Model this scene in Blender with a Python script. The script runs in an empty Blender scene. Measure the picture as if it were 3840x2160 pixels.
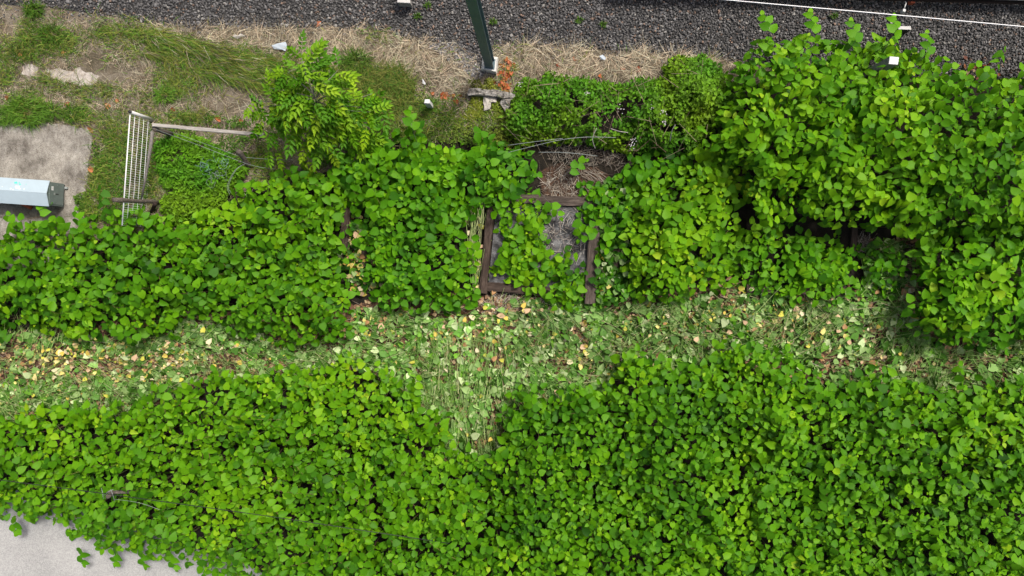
import bpy, math
import numpy as np
from mathutils import Matrix, Vector

# ------------------------------------------------------------------ camera, sky, sun, exposure
SC = bpy.context.scene
COL = SC.collection
F_PX, CAM_H = 2660.0, 16.0            # focal length in photograph pixels, flying height in metres
NADIR = (2022.0, 943.0)               # the point of the photograph straight below the camera

_n = Vector(((NADIR[0]-1920)/F_PX, -(NADIR[1]-1080)/F_PX, -1.0)).normalized()
_Z = -_n
_Y = (Vector((0, 1, 0)) - Vector((0, 1, 0)).dot(_Z)*_Z).normalized()
_X = _Y.cross(_Z)
ROT = Matrix((_X, _Y, _Z))            # camera space -> world
cam_data = bpy.data.cameras.new("camera")
cam_data.sensor_width = 36.0
cam_data.lens = 36.0*F_PX/3840.0
cam_data.clip_start = 0.1
cam_data.clip_end = 500.0
cam = bpy.data.objects.new("camera", cam_data)
cam.matrix_world = Matrix.Translation((0, 0, CAM_H)) @ ROT.to_4x4()
COL.objects.link(cam)
SC.camera = cam

SUN_ELEV, SUN_AZ = math.radians(56), math.radians(42)      # azimuth from +Y (up in the picture), clockwise
world = bpy.data.worlds.new("World")
SC.world = world
world.use_nodes = True
wn = world.node_tree
wn.nodes.clear()
sky = wn.nodes.new("ShaderNodeTexSky")
sky.sky_type = 'NISHITA'
sky.sun_disc = False
sky.sun_elevation = SUN_ELEV
sky.sun_rotation = SUN_AZ
sky.air_density = 1.0
sky.dust_density = 8.0
sky.ozone_density = 0.6
bgn = wn.nodes.new("ShaderNodeBackground")
bgn.inputs['Strength'].default_value = 0.065
wo = wn.nodes.new("ShaderNodeOutputWorld")
wn.links.new(sky.outputs[0], bgn.inputs['Color'])
wn.links.new(bgn.outputs[0], wo.inputs['Surface'])

sun_data = bpy.data.lights.new("sun", 'SUN')
sun_data.energy = 1.5
sun_data.angle = math.radians(10)
sun_data.color = (1.0, 0.975, 0.93)
sun = bpy.data.objects.new("sun", sun_data)
_sd = Vector((math.sin(SUN_AZ)*math.cos(SUN_ELEV), math.cos(SUN_AZ)*math.cos(SUN_ELEV), math.sin(SUN_ELEV)))
sun.rotation_euler = _sd.to_track_quat('Z', 'Y').to_euler()
sun.location = (0, 0, 30)
COL.objects.link(sun)

SC.view_settings.view_transform = 'Standard'
SC.view_settings.look = 'None'
SC.view_settings.gamma = 1.0
SC.view_settings.use_curve_mapping = False
SC.view_settings.exposure = 1.05
SC.render.engine = 'CYCLES'
SC.cycles.max_bounces = 8
SC.cycles.diffuse_bounces = 4
SC.cycles.transmission_bounces = 4
SC.cycles.use_denoising = True

# ------------------------------------------------------------------ helpers
RNG = np.random.default_rng(7)
ROTN = np.array([list(r) for r in ROT])
K = 3840.0/2576.0                     # overview pixels -> photograph pixels


def PV(u, v, z):
    """points at height z seen at photograph pixels (u, v); arrays"""
    u = np.asarray(u, float); v = np.asarray(v, float); z = np.asarray(z, float) + 0*u
    d = np.stack([(u-1920)/F_PX, -(v-1080)/F_PX, -np.ones_like(u)], -1) @ ROTN.T
    t = (z-CAM_H)/d[..., 2]
    return np.stack([d[..., 0]*t, d[..., 1]*t, z], -1)


def P(u, v, z=0.0):
    return PV(np.array([u]), np.array([v]), np.array([z]))[0]


def OP(pts):
    return np.array(pts, float)*K


class Noise:
    def __init__(self, seed, n=64):
        self.g = np.random.default_rng(seed).random((n, n)); self.n = n

    def __call__(self, u, v, s):
        x = np.asarray(u)/s; y = np.asarray(v)/s
        xi = np.floor(x).astype(int); yi = np.floor(y).astype(int)
        fx = x-xi; fy = y-yi
        fx = fx*fx*(3-2*fx); fy = fy*fy*(3-2*fy)
        n = self.n; g = self.g
        a = g[xi % n, yi % n]; b = g[(xi+1) % n, yi % n]; c = g[xi % n, (yi+1) % n]; d = g[(xi+1) % n, (yi+1) % n]
        return (a*(1-fx)+b*fx)*(1-fy)+(c*(1-fx)+d*fx)*fy


N1, N2, N3 = Noise(1), Noise(2), Noise(3)


def fbm(n, u, v, s):
    return (n(u, v, s)+0.5*n(u+91.7, v+17.3, s/2)+0.25*n(u+31.1, v+57.9, s/4))/1.75


def inside(poly, u, v):
    poly = np.asarray(poly, float)
    r = np.zeros(u.shape, bool)
    j = len(poly)-1
    for i in range(len(poly)):
        xi, yi = poly[i]; xj, yj = poly[j]
        if yi != yj:
            r ^= ((yi > v) != (yj > v)) & (u < (xj-xi)*(v-yi)/(yj-yi)+xi)
        j = i
    return r


def edge_dist(poly, u, v):
    poly = np.asarray(poly, float)
    best = np.full(u.shape, 1e9)
    for i in range(len(poly)):
        a = poly[i-1]; b = poly[i]; ab = b-a; L = max(ab @ ab, 1e-9)
        t = np.clip(((u-a[0])*ab[0]+(v-a[1])*ab[1])/L, 0, 1)
        best = np.minimum(best, np.hypot(u-a[0]-t*ab[0], v-a[1]-t*ab[1]))
    return best


def scatter(poly, n):
    """n random pixels in a pixel polygon"""
    poly = np.asarray(poly, float)
    lo = poly.min(0); hi = poly.max(0)
    us, vs = [], []; have = 0
    while have < n:
        u = RNG.uniform(lo[0], hi[0], 2*n); v = RNG.uniform(lo[1], hi[1], 2*n)
        m = inside(poly, u, v)
        us.append(u[m]); vs.append(v[m]); have += m.sum()
    return np.concatenate(us)[:n], np.concatenate(vs)[:n]


def jitter_grid(poly, s, j=0.42):
    poly = np.asarray(poly, float)
    lo = poly.min(0)-s; hi = poly.max(0)+s
    gu, gv = np.meshgrid(np.arange(lo[0], hi[0], s), np.arange(lo[1], hi[1], s*0.87))
    gu[1::2] += s*0.5
    u = gu.ravel()+RNG.uniform(-j, j, gu.size)*s; v = gv.ravel()+RNG.uniform(-j, j, gu.size)*s
    m = inside(poly, u, v)
    return u[m], v[m]


def area(poly):
    p = np.asarray(poly, float); q = np.roll(p, -1, 0)
    return abs((p[:, 0]*q[:, 1]-q[:, 0]*p[:, 1]).sum())/2


def link(name, me, parent=None):
    o = bpy.data.objects.new(name, me)
    COL.objects.link(o)
    if parent is not None:
        o.parent = parent
    return o


def tag(o, label=None, cat=None, group=None, kind=None):
    if label: o["label"] = label
    if cat: o["category"] = cat
    if group: o["group"] = group
    if kind: o["kind"] = kind
    return o


def empty(name, loc, label, cat, group=None):
    o = bpy.data.objects.new(name, None)
    o.empty_display_size = 0.1
    o.location = loc
    COL.objects.link(o)
    return tag(o, label, cat, group)


def base_of(parent):
    b = Vector((0, 0, 0))
    while parent is not None:
        b += parent.location; parent = parent.parent
    return b


def mk(name, verts, faces, mat, parent=None, smooth=False, recenter=False):
    """one mesh object from world-space vertices"""
    v = np.asarray(verts, float)
    b = np.array(base_of(parent))
    loc = np.zeros(3)
    if recenter:
        loc = np.array([v[:, 0].mean(), v[:, 1].mean(), v[:, 2].min()])-b
    me = bpy.data.meshes.new(name)
    me.from_pydata((v-b-loc).tolist(), [], [list(f) for f in faces])
    me.materials.append(mat)
    if smooth:
        me.polygons.foreach_set('use_smooth', [True]*len(me.polygons))
    me.update()
    o = link(name, me, parent)
    o.location = loc
    return o


class Buf:
    """collects copies of small templates into one mesh, with a colour per vertex"""
    def __init__(self):
        self.v = []; self.c = []; self.tri = []; self.quad = []; self.n = 0

    def add(self, verts, cols, tris=None, quads=None):
        # verts (N, k, 3), cols (N, k, 3) or (N, 3)
        N, k = verts.shape[:2]
        if N == 0: return
        if cols.ndim == 2: cols = np.repeat(cols[:, None, :], k, 1)
        off = self.n+np.arange(N)[:, None, None]*k
        if tris is not None and len(tris): self.tri.append((np.asarray(tris)[None]+off).reshape(-1, 3))
        if quads is not None and len(quads): self.quad.append((np.asarray(quads)[None]+off).reshape(-1, 4))
        self.v.append(verts.reshape(-1, 3)); self.c.append(cols.reshape(-1, 3)); self.n += N*k

    def mesh(self, name, mat, base=(0, 0, 0), smooth=True):
        me = bpy.data.meshes.new(name)
        v = (np.concatenate(self.v)-np.asarray(base)).astype(np.float32)
        c = np.concatenate(self.c)
        t = np.concatenate(self.tri) if self.tri else np.zeros((0, 3), int)
        q = np.concatenate(self.quad) if self.quad else np.zeros((0, 4), int)
        me.vertices.add(len(v)); me.vertices.foreach_set('co', v.ravel())
        loops = np.concatenate([t.ravel(), q.ravel()]).astype(np.int32)
        me.loops.add(len(loops)); me.loops.foreach_set('vertex_index', loops)
        nf = len(t)+len(q)
        starts = np.concatenate([np.arange(len(t))*3, len(t)*3+np.arange(len(q))*4]).astype(np.int32)
        me.polygons.add(nf)
        me.polygons.foreach_set('loop_start', starts)
        me.polygons.foreach_set('use_smooth', np.full(nf, smooth))
        at = me.attributes.new('col', 'FLOAT_COLOR', 'POINT')
        at.data.foreach_set('color', np.concatenate([np.clip(c, 0, 1), np.ones((len(c), 1))], 1).astype(np.float32).ravel())
        me.materials.append(mat)
        me.update(calc_edges=True)
        return me

    def obj(self, name, mat, parent=None, smooth=True):
        return link(name, self.mesh(name, mat, np.array(base_of(parent)), smooth), parent)


def rot_frames(yaw, pitch, roll):
    """(N,3,3) matrices whose columns are side, along, up: along points to yaw and rises by pitch"""
    cy, sy = np.cos(yaw), np.sin(yaw); cp, sp = np.cos(pitch), np.sin(pitch)
    along = np.stack([cy*cp, sy*cp, sp], -1)
    side0 = np.stack([sy, -cy, np.zeros_like(cy)], -1)
    up0 = np.cross(side0, along)
    cr, sr = np.cos(roll)[:, None], np.sin(roll)[:, None]
    side = side0*cr+up0*sr
    up = np.cross(side, along)
    return np.stack([side, along, up], -1)


# ------------------------------------------------------------------ materials
def nodes(name):
    m = bpy.data.materials.new(name)
    m.use_nodes = True
    nt = m.node_tree
    return m, nt, nt.nodes["Principled BSDF"], nt.nodes["Material Output"]


def ramp(nt, stops):
    r = nt.nodes.new("ShaderNodeValToRGB")
    e = r.color_ramp.elements
    while len(e) < len(stops): e.new(0.5)
    for el, (p, c) in zip(e, stops):
        el.position = p; el.color = (*c, 1)
    return r


def noise(nt, scale, detail=4, rough=0.6, mapping=None, coord='Object'):
    tc = nt.nodes.new("ShaderNodeTexCoord")
    n = nt.nodes.new("ShaderNodeTexNoise")
    n.inputs['Scale'].default_value = scale
    n.inputs['Detail'].default_value = detail
    n.inputs['Roughness'].default_value = rough
    if mapping:
        mp = nt.nodes.new("ShaderNodeMapping")
        mp.inputs['Scale'].default_value = mapping[0]
        if len(mapping) > 1: mp.inputs['Rotation'].default_value = mapping[1]
        nt.links.new(tc.outputs[coord], mp.inputs[0]); nt.links.new(mp.outputs[0], n.inputs['Vector'])
    else:
        nt.links.new(tc.outputs[coord], n.inputs['Vector'])
    return n


def mixc(nt, fac, a, b, mode='MIX'):
    m = nt.nodes.new("ShaderNodeMix"); m.data_type = 'RGBA'; m.blend_type = mode
    for s, x in ((m.inputs[0], fac), (m.inputs[6], a), (m.inputs[7], b)):
        if isinstance(x, (int, float)): s.default_value = x
        elif isinstance(x, tuple): s.default_value = (*x, 1)
        else: nt.links.new(x, s)
    return m.outputs[2]


def bump(nt, bsdf, src, strength, dist):
    b = nt.nodes.new("ShaderNodeBump")
    b.inputs['Strength'].default_value = strength; b.inputs['Distance'].default_value = dist
    nt.links.new(src, b.inputs['Height']); nt.links.new(b.outputs[0], bsdf.inputs['Normal'])


def noise_mat(name, scale, stops, rough=0.85, detail=6, fine=None, bump_s=0.0, bump_d=0.01, mapping=None, spec=0.3, metallic=0.0):
    m, nt, b, out = nodes(name)
    n = noise(nt, scale, detail, 0.62, mapping)
    r = ramp(nt, stops)
    nt.links.new(n.outputs['Fac'], r.inputs[0])
    c = r.outputs[0]
    src = n.outputs['Fac']
    if fine:
        fs, lo, hi, amt = fine
        n2 = noise(nt, fs, 3, 0.7, mapping)
        r2 = ramp(nt, [(0.35, lo), (0.68, hi)])
        nt.links.new(n2.outputs['Fac'], r2.inputs[0])
        c = mixc(nt, amt, c, r2.outputs[0], 'MULTIPLY')
        src = n2.outputs['Fac']
    nt.links.new(c, b.inputs['Base Color'])
    b.inputs['Roughness'].default_value = rough
    b.inputs['Specular IOR Level'].default_value = spec
    b.inputs['Metallic'].default_value = metallic
    if bump_s: bump(nt, b, src, bump_s, bump_d)
    return m


def attr_mat(name, translucent=0.0, rough=0.5, spec=0.3, mottled=0.0, mscale=30.0):
    """colour of each piece from its own 'col'; thin leaves let light through"""
    m, nt, b, out = nodes(name)
    a = nt.nodes.new("ShaderNodeAttribute"); a.attribute_name = 'col'
    c = a.outputs['Color']
    if mottled:
        n = noise(nt, mscale, 3, 0.6)
        r = ramp(nt, [(0.3, (1-mottled,)*3), (0.7, (1.0,)*3)])
        nt.links.new(n.outputs['Fac'], r.inputs[0])
        c = mixc(nt, 1.0, c, r.outputs[0], 'MULTIPLY')
    nt.links.new(c, b.inputs['Base Color'])
    b.inputs['Roughness'].default_value = rough
    b.inputs['Specular IOR Level'].default_value = spec
    if translucent:
        t = nt.nodes.new("ShaderNodeBsdfTranslucent")
        nt.links.new(mixc(nt, 1.0, c, (1.25, 1.15, 0.6), 'MULTIPLY'), t.inputs['Color'])
        mx = nt.nodes.new("ShaderNodeMixShader"); mx.inputs[0].default_value = translucent
        nt.links.new(b.outputs[0], mx.inputs[1]); nt.links.new(t.outputs[0], mx.inputs[2])
        nt.links.new(mx.outputs[0], out.inputs['Surface'])
    return m


def plain(name, col, rough=0.6, spec=0.4, metallic=0.0, var=0.12, vscale=6.0, dirt=None):
    m, nt, b, out = nodes(name)
    n = noise(nt, vscale, 5, 0.65)
    lo = tuple(max(0, c*(1-var)) for c in col); hi = tuple(min(1, c*(1+var)) for c in col)
    r = ramp(nt, [(0.3, lo), (0.7, hi)])
    nt.links.new(n.outputs['Fac'], r.inputs[0])
    c = r.outputs[0]
    if dirt:
        n2 = noise(nt, dirt[0], 6, 0.7)
        r2 = ramp(nt, [(dirt[1], (0, 0, 0)), (dirt[2], (1, 1, 1))])
        nt.links.new(n2.outputs['Fac'], r2.inputs[0])
        c = mixc(nt, r2.outputs[0], c, dirt[3])
    nt.links.new(c, b.inputs['Base Color'])
    b.inputs['Roughness'].default_value = rough
    b.inputs['Specular IOR Level'].default_value = spec
    b.inputs['Metallic'].default_value = metallic
    return m


M = {}
M['leaf'] = attr_mat("knotweed_leaf", 0.20, 0.55, 0.16, 0.12, 14)
M['weed'] = attr_mat("weed_leaf", 0.2, 0.55, 0.15)
M['litter'] = attr_mat("cut_leaf", 0.12, 0.6, 0.25, 0.18, 25)
M['grass'] = attr_mat("grass_blade", 0.2, 0.6, 0.2)
M['stone'] = attr_mat("ballast_stone", 0.0, 0.8, 0.3, 0.35, 60)
M['stem'] = attr_mat("stem", 0.0, 0.7, 0.2)
M['soil'] = noise_mat("dark_soil", 3.0, [(0.3, (0.011, 0.010, 0.007)), (0.7, (0.034, 0.027, 0.018))], 0.95, 8, (40, (0.45, 0.42, 0.4), (1, 1, 1), 0.9), 0.6, 0.03)
M['verge'] = noise_mat("dry_verge", 2.2, [(0.30, (0.085, 0.075, 0.045)), (0.48, (0.20, 0.17, 0.125)), (0.70, (0.38, 0.34, 0.285))], 0.95, 8, (45, (0.45, 0.42, 0.36), (1, 1, 1), 0.95), 0.7, 0.03)
M['mulch'] = noise_mat("leaf_mould", 4.0, [(0.3, (0.045, 0.027, 0.018)), (0.7, (0.16, 0.10, 0.066))], 0.95, 8, (35, (0.35, 0.3, 0.28), (1.15, 1.05, 1), 0.9), 0.7, 0.03)
M['sand'] = noise_mat("pale_sand", 6.0, [(0.3, (0.34, 0.30, 0.26)), (0.6, (0.62, 0.57, 0.52))], 0.95, 8, (70, (0.55, 0.53, 0.5), (1, 1, 1), 0.9), 0.5, 0.02)
M['bed'] = noise_mat("fines_and_plinth_shade", 20.0, [(0.3, (0.02, 0.02, 0.02)), (0.7, (0.07, 0.068, 0.066))], 0.95, 6)


def concrete_pad_mat():
    m, nt, b, out = nodes("weathered_concrete")
    n = noise(nt, 1.5, 8, 0.68)
    r = ramp(nt, [(0.36, (0.165, 0.153, 0.135)), (0.48, (0.30, 0.285, 0.255)), (0.64, (0.42, 0.402, 0.36))])
    nt.links.new(n.outputs['Fac'], r.inputs[0])
    st = noise(nt, 7.0, 7, 0.75, ((1.7, 0.9, 1),))
    rs = ramp(nt, [(0.35, (0.62, 0.58, 0.54)), (0.62, (1.06, 1.05, 1.03))])
    nt.links.new(st.outputs['Fac'], rs.inputs[0])
    c = mixc(nt, 0.85, r.outputs[0], rs.outputs[0], 'MULTIPLY')
    sp = noise(nt, 55.0, 4, 0.7)
    rsp = ramp(nt, [(0.36, (0.28, 0.26, 0.24)), (0.50, (1, 1, 1))])
    nt.links.new(sp.outputs['Fac'], rsp.inputs[0])
    c = mixc(nt, 0.8, c, rsp.outputs[0], 'MULTIPLY')
    nt.links.new(c, b.inputs['Base Color']); b.inputs['Roughness'].default_value = 0.92
    b.inputs['Specular IOR Level'].default_value = 0.2
    bump(nt, b, sp.outputs['Fac'], 0.4, 0.01)
    return m


M['pad'] = concrete_pad_mat()
M['road'] = noise_mat("pale_road", 0.8, [(0.3, (0.36, 0.36, 0.35)), (0.7, (0.47, 0.465, 0.45))], 0.9, 6, (42, (0.60, 0.60, 0.61), (1.1, 1.1, 1.09), 0.85), 0.35, 0.006)
M['pitted'] = noise_mat("pitted_concrete", 9.0, [(0.36, (0.03, 0.03, 0.025)), (0.46, (0.27, 0.25, 0.22)), (0.7, (0.55, 0.53, 0.49))], 0.95, 8, (30, (0.5, 0.5, 0.5), (1, 1, 1), 0.8), 0.9, 0.03)
M['slab'] = noise_mat("pale_slab", 8.0, [(0.28, (0.05, 0.045, 0.04)), (0.4, (0.42, 0.39, 0.34)), (0.7, (0.52, 0.49, 0.44))], 0.95, 8, None, 0.4, 0.02)
M['footing'] = plain("whitewashed_concrete", (0.62, 0.61, 0.58), 0.9, 0.2, 0, 0.15, 9, (14, 0.56, 0.66, (0.07, 0.065, 0.06)))
M['timber'] = noise_mat("old_sleeper_timber", 5.0, [(0.25, (0.020, 0.014, 0.010)), (0.5, (0.075, 0.052, 0.040)), (0.78, (0.16, 0.12, 0.095))], 0.9, 8, (18, (0.4, 0.38, 0.37), (1.1, 1.1, 1.1), 0.9), 0.7, 0.02, ((0.25, 3.0, 3.0),))
M['bed_timber'] = noise_mat("greyed_sleeper_timber", 5.0, [(0.25, (0.035, 0.027, 0.021)), (0.5, (0.10, 0.078, 0.064)), (0.78, (0.185, 0.15, 0.125))], 0.9, 8, (18, (0.4, 0.38, 0.37), (1.1, 1.1, 1.1), 0.9), 0.7, 0.02, ((0.25, 3.0, 3.0),))
M['grey_timber'] = noise_mat("weathered_grey_timber", 6.0, [(0.25, (0.09, 0.08, 0.07)), (0.5, (0.15, 0.125, 0.105)), (0.78, (0.27, 0.235, 0.20))], 0.9, 8, (22, (0.4, 0.38, 0.37), (1.1, 1.1, 1.1), 0.9), 0.7, 0.015, ((0.3, 3.0, 3.0),))
M['pale_timber'] = noise_mat("bleached_timber", 8.0, [(0.25, (0.28, 0.26, 0.235)), (0.7, (0.50, 0.475, 0.44))], 0.9, 8, (26, (0.55, 0.53, 0.5), (1.05, 1.05, 1.05), 0.8), 0.5, 0.01, ((0.3, 3.0, 3.0),))
M['pole'] = noise_mat("grey_pole", 6.0, [(0.3, (0.12, 0.11, 0.10)), (0.7, (0.30, 0.275, 0.25))], 0.9, 8, (25, (0.5, 0.5, 0.5), (1.1, 1.1, 1.1), 0.8), 0.6, 0.01, ((3.0, 0.3, 3.0),))
M['white'] = plain("white_paint", (0.66, 0.66, 0.65), 0.5, 0.4, 0, 0.04, 12, (20, 0.62, 0.75, (0.45, 0.43, 0.38)))
M['wire_white'] = plain("white_coated_wire", (0.74, 0.75, 0.75), 0.4, 0.5, 0, 0.05)
M['galv'] = plain("galvanised_wire", (0.26, 0.29, 0.28), 0.5, 0.4, 0.2, 0.15, 30)
M['blue_wire'] = plain("bluish_wire", (0.22, 0.33, 0.36), 0.5, 0.5, 0.2, 0.2, 30)
M['black'] = plain("black_plastic", (0.018, 0.018, 0.02), 0.5, 0.4)
M['mast'] = plain("dark_green_grey_steel", (0.085, 0.135, 0.155), 0.45, 0.4, 0, 0.12, 3)
M['cab_roof'] = plain("pale_blue_grey_sheet", (0.385, 0.475, 0.525), 0.5, 0.4, 0, 0.05, 4, (26, 0.66, 0.74, (0.62, 0.66, 0.66)))
M['cab_side'] = plain("dark_green_grey_sheet", (0.135, 0.172, 0.160), 0.5, 0.4, 0, 0.15, 5, (18, 0.63, 0.72, (0.24, 0.26, 0.25)))
M['mint'] = plain("mint_paint", (0.10, 0.62, 0.50), 0.4, 0.5, 0, 0.2, 40)
M['chalk'] = plain("white_scratch", (0.72, 0.78, 0.78), 0.7, 0.2, 0, 0.1, 40)
M['label'] = plain("white_label", (0.82, 0.82, 0.81), 0.4, 0.4, 0, 0.02)
M['lettering'] = plain("grey_print", (0.30, 0.30, 0.30), 0.6, 0.2, 0, 0.02)
M['grey_lock'] = plain("grey_metal", (0.32, 0.35, 0.34), 0.5, 0.4, 0.2, 0.2, 30)
M['terracotta'] = plain("terracotta", (0.42, 0.105, 0.055), 0.8, 0.2, 0, 0.2, 20)
M['rail'] = plain("shiny_rail_head", (0.75, 0.76, 0.78), 0.3, 0.5, 0.3, 0.05)
M['rust'] = plain("rusty_steel", (0.035, 0.025, 0.02), 0.85, 0.2, 0, 0.3, 10)
M['contact'] = plain("bright_contact_wire", (0.85, 0.85, 0.85), 0.35, 0.5, 0.0, 0.03)  # sky reflection along the wire painted in as a near-white base
M['block'] = plain("pale_block", (0.52, 0.51, 0.49), 0.85, 0.2, 0, 0.12, 18)
M['shaded_block'] = plain("shaded_side_concrete", (0.30, 0.29, 0.275), 0.9, 0.2, 0, 0.3, 20, (24, 0.5, 0.7, (0.09, 0.085, 0.08)))  # sides turned from the sun: shade put into the colour, with darker blotches
M['plate'] = plain("blue_white_plastic", (0.44, 0.50, 0.55), 0.5, 0.4, 0, 0.04, 8)
M['fabric'] = noise_mat("grey_weed_sheet", 5.0, [(0.35, (0.03, 0.03, 0.03)), (0.52, (0.12, 0.12, 0.122)), (0.68, (0.25, 0.25, 0.25))], 0.8, 8, (45, (0.5, 0.5, 0.5), (1.15, 1.15, 1.15), 0.9), 0.5, 0.02)
M['yellow_leaf'] = attr_mat("fallen_yellow_leaf", 0.15, 0.6, 0.25, 0.15, 25)

# ------------------------------------------------------------------ shapes
def tube(points, radius, sides=6, cap=True):
    """world-space tube; radius one number or one per point"""
    pts = [Vector(p) for p in points]
    rad = [radius]*len(pts) if np.isscalar(radius) else list(radius)
    vs, fs = [], []
    ref = Vector((0, 0, 1))
    for i, p in enumerate(pts):
        d = (pts[min(i+1, len(pts)-1)]-pts[max(i-1, 0)]).normalized()
        if abs(d.dot(ref)) > 0.95: r0 = Vector((1, 0, 0))
        else: r0 = ref
        a = d.cross(r0).normalized(); b = d.cross(a)
        for k in range(sides):
            t = 2*math.pi*k/sides
            vs.append(tuple(p+(a*math.cos(t)+b*math.sin(t))*rad[i]))
    for i in range(len(pts)-1):
        for k in range(sides):
            k2 = (k+1) % sides
            fs.append((i*sides+k, i*sides+k2, (i+1)*sides+k2, (i+1)*sides+k))
    if cap:
        fs.append(tuple(range(sides))[::-1]); fs.append(tuple((len(pts)-1)*sides+k for k in range(sides)))
    return vs, fs


def merge(*parts):
    vs, fs = [], []
    for v, f in parts:
        o = len(vs); vs += list(map(tuple, v)); fs += [tuple(i+o for i in x) for x in f]
    return vs, fs


def frame_box(o, ax, ay, az, bevel=0.0):
    """box from corner o along three edge vectors, edges bevelled in the ax-ay plane"""
    o, ax, ay, az = (np.array(x, float) for x in (o, ax, ay, az))
    if bevel <= 0:
        c = [o, o+ax, o+ax+ay, o+ay]
        vs = [tuple(x) for x in c]+[tuple(x+az) for x in c]
        return vs, [(3, 2, 1, 0), (4, 5, 6, 7), (0, 1, 5, 4), (1, 2, 6, 5), (2, 3, 7, 6), (3, 0, 4, 7)]
    ex, ey, ez = ax/np.linalg.norm(ax)*bevel, ay/np.linalg.norm(ay)*bevel, az/np.linalg.norm(az)*bevel
    vs = []
    c0 = [o, o+ax, o+ax+ay, o+ay]
    inn = [ex+ey, -ex+ey, -ex-ey, ex-ey]
    for base in (np.zeros(3), az-ez):
        vs += [tuple(c+base) for c in c0]
    vs += [tuple(c+i+az) for c, i in zip(c0, inn)]
    fs = [(3, 2, 1, 0), (8, 9, 10, 11)]
    for k in range(4):
        k2 = (k+1) % 4
        fs += [(k, k2, 4+k2, 4+k), (4+k, 4+k2, 8+k2, 8+k)]
    return vs, fs


def beam(p, q, width, height, bevel=0.012, seg=7, wob=0.008, seed=0):
    """old timber lying from p to q (bottom centre line), slightly uneven"""
    r = np.random.default_rng(seed)
    p, q = np.array(p, float), np.array(q, float)
    d = q-p; L = np.linalg.norm(d); d /= L
    s = np.array([d[1], -d[0], 0]); s /= np.linalg.norm(s); up = np.cross(s, d)
    w, h, b = width/2, height, bevel
    prof = [(-w, 0), (w, 0), (w, h-b), (w-b, h), (-w+b, h), (-w, h-b)]
    vs, fs = [], []
    for i in range(seg+1):
        c = p+d*L*i/seg
        for (x, y) in prof:
            vs.append(tuple(c+s*(x+r.uniform(-wob, wob))+up*(y+(r.uniform(-wob, wob) if y > 0 else 0))))
    n = len(prof)
    for i in range(seg):
        for k in range(n):
            k2 = (k+1) % n
            fs.append((i*n+k, i*n+k2, (i+1)*n+k2, (i+1)*n+k))
    fs.append(tuple(range(n))[::-1]); fs.append(tuple(seg*n+k for k in range(n)))
    return vs, fs


def prism(poly2d, z0, z1):
    n = len(poly2d)
    vs = [(x, y, z0) for x, y in poly2d]+[(x, y, z1) for x, y in poly2d]
    fs = [tuple(range(n, 2*n))]+[(i, (i+1) % n, n+(i+1) % n, n+i) for i in range(n)]
    a = sum(poly2d[i][0]*poly2d[(i+1) % n][1]-poly2d[(i+1) % n][0]*poly2d[i][1] for i in range(n))
    if a < 0: fs = [f[::-1] for f in fs]
    return vs, fs


def px_sheet(name, poly, z, mat, thick=None, rough_px=0.0, step=30, kind='structure', seed=0):
    """a sheet (or slab) whose outline is given in photograph pixels, edge roughened"""
    r = np.random.default_rng(seed)
    out = []
    poly = np.asarray(poly, float)
    for i in range(len(poly)):
        a, b = poly[i], poly[(i+1) % len(poly)]
        n = max(1, int(np.hypot(*(b-a))/step)) if rough_px else 1
        for k in range(n):
            out.append(a+(b-a)*k/n+(r.uniform(-rough_px, rough_px, 2) if rough_px else 0))
    out = np.array(out)
    w = PV(out[:, 0], out[:, 1], z)
    p2 = [(x, y) for x, y in w[:, :2]]
    if thick: vs, fs = prism(p2, z-thick, z)
    else: vs, fs = [(x, y, z) for x, y in p2], [tuple(range(len(p2)))]
    if not thick:
        a = sum(p2[i][0]*p2[(i+1) % len(p2)][1]-p2[(i+1) % len(p2)][0]*p2[i][1] for i in range(len(p2)))
        if a < 0: fs = [fs[0][::-1]]
    o = mk(name, vs, fs, mat)
    return tag(o, kind=kind)


# ------------------------------------------------------------------ the ground
g = mk("ground", [(-60, -60, 0), (60, -60, 0), (60, 60, 0), (-60, 60, 0)], [(0, 1, 2, 3)], M['soil'])
tag(g, kind='structure')

VERGE = [(-700, 20), (150, 10), (480, 40), (700, 80), (1200, 70), (1600, 120), (1900, 140), (2500, 180), (2900, 230), (3000, 330), (2700, 300),
         (2450, 330), (1950, 340), (1850, 470), (1500, 500), (1250, 640), (1000, 650), (900, 720), (640, 860), (300, 900), (-700, 900)]
px_sheet("verge", VERGE, 0.004, M['verge'], rough_px=14, step=40, seed=1)
PAD = [(-700, 462), (0, 466), (150, 462), (250, 468), (330, 482), (346, 530), (334, 610), (322, 700), (312, 790), (300, 850), (270, 940), (200, 1010), (-700, 1010)]
px_sheet("concrete_pad", PAD, 0.03, M['pad'], thick=0.1, rough_px=5, step=22, seed=2)
ROAD = [(-900, 1760), (0, 1820), (300, 1920), (620, 2020), (950, 2130), (1250, 2300), (1300, 2600), (-900, 2600)]
px_sheet("road", ROAD, 0.012, M['road'], rough_px=5, step=40, seed=3)
STRIP = OP([(-160, 850), (100, 830), (480, 780), (880, 780), (950, 740), (1190, 740), (1480, 760), (1560, 740), (1880, 700), (2160, 720), (2190, 600), (2320, 600),
            (2330, 820), (2576, 820), (2720, 830), (2720, 990), (2300, 990), (2100, 970), (1800, 900), (1560, 930), (1480, 1010), (1290, 1010), (1250, 1180), (1110, 1170),
            (1090, 1050), (900, 930), (540, 950), (350, 1030), (-160, 1070)])
px_sheet("cut_strip_soil", STRIP, 0.006, M['mulch'], rough_px=10, step=40, seed=4)
MULCH = [(2020, 640), (2110, 615), (2230, 620), (2300, 680), (2310, 760), (2260, 790), (2050, 745)]
px_sheet("mulch_patch", MULCH, 0.010, M['mulch'], rough_px=8, step=25, seed=5)
SAND1 = [(85, 250), (115, 238), (140, 258), (150, 285), (110, 290), (80, 280)]
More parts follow.
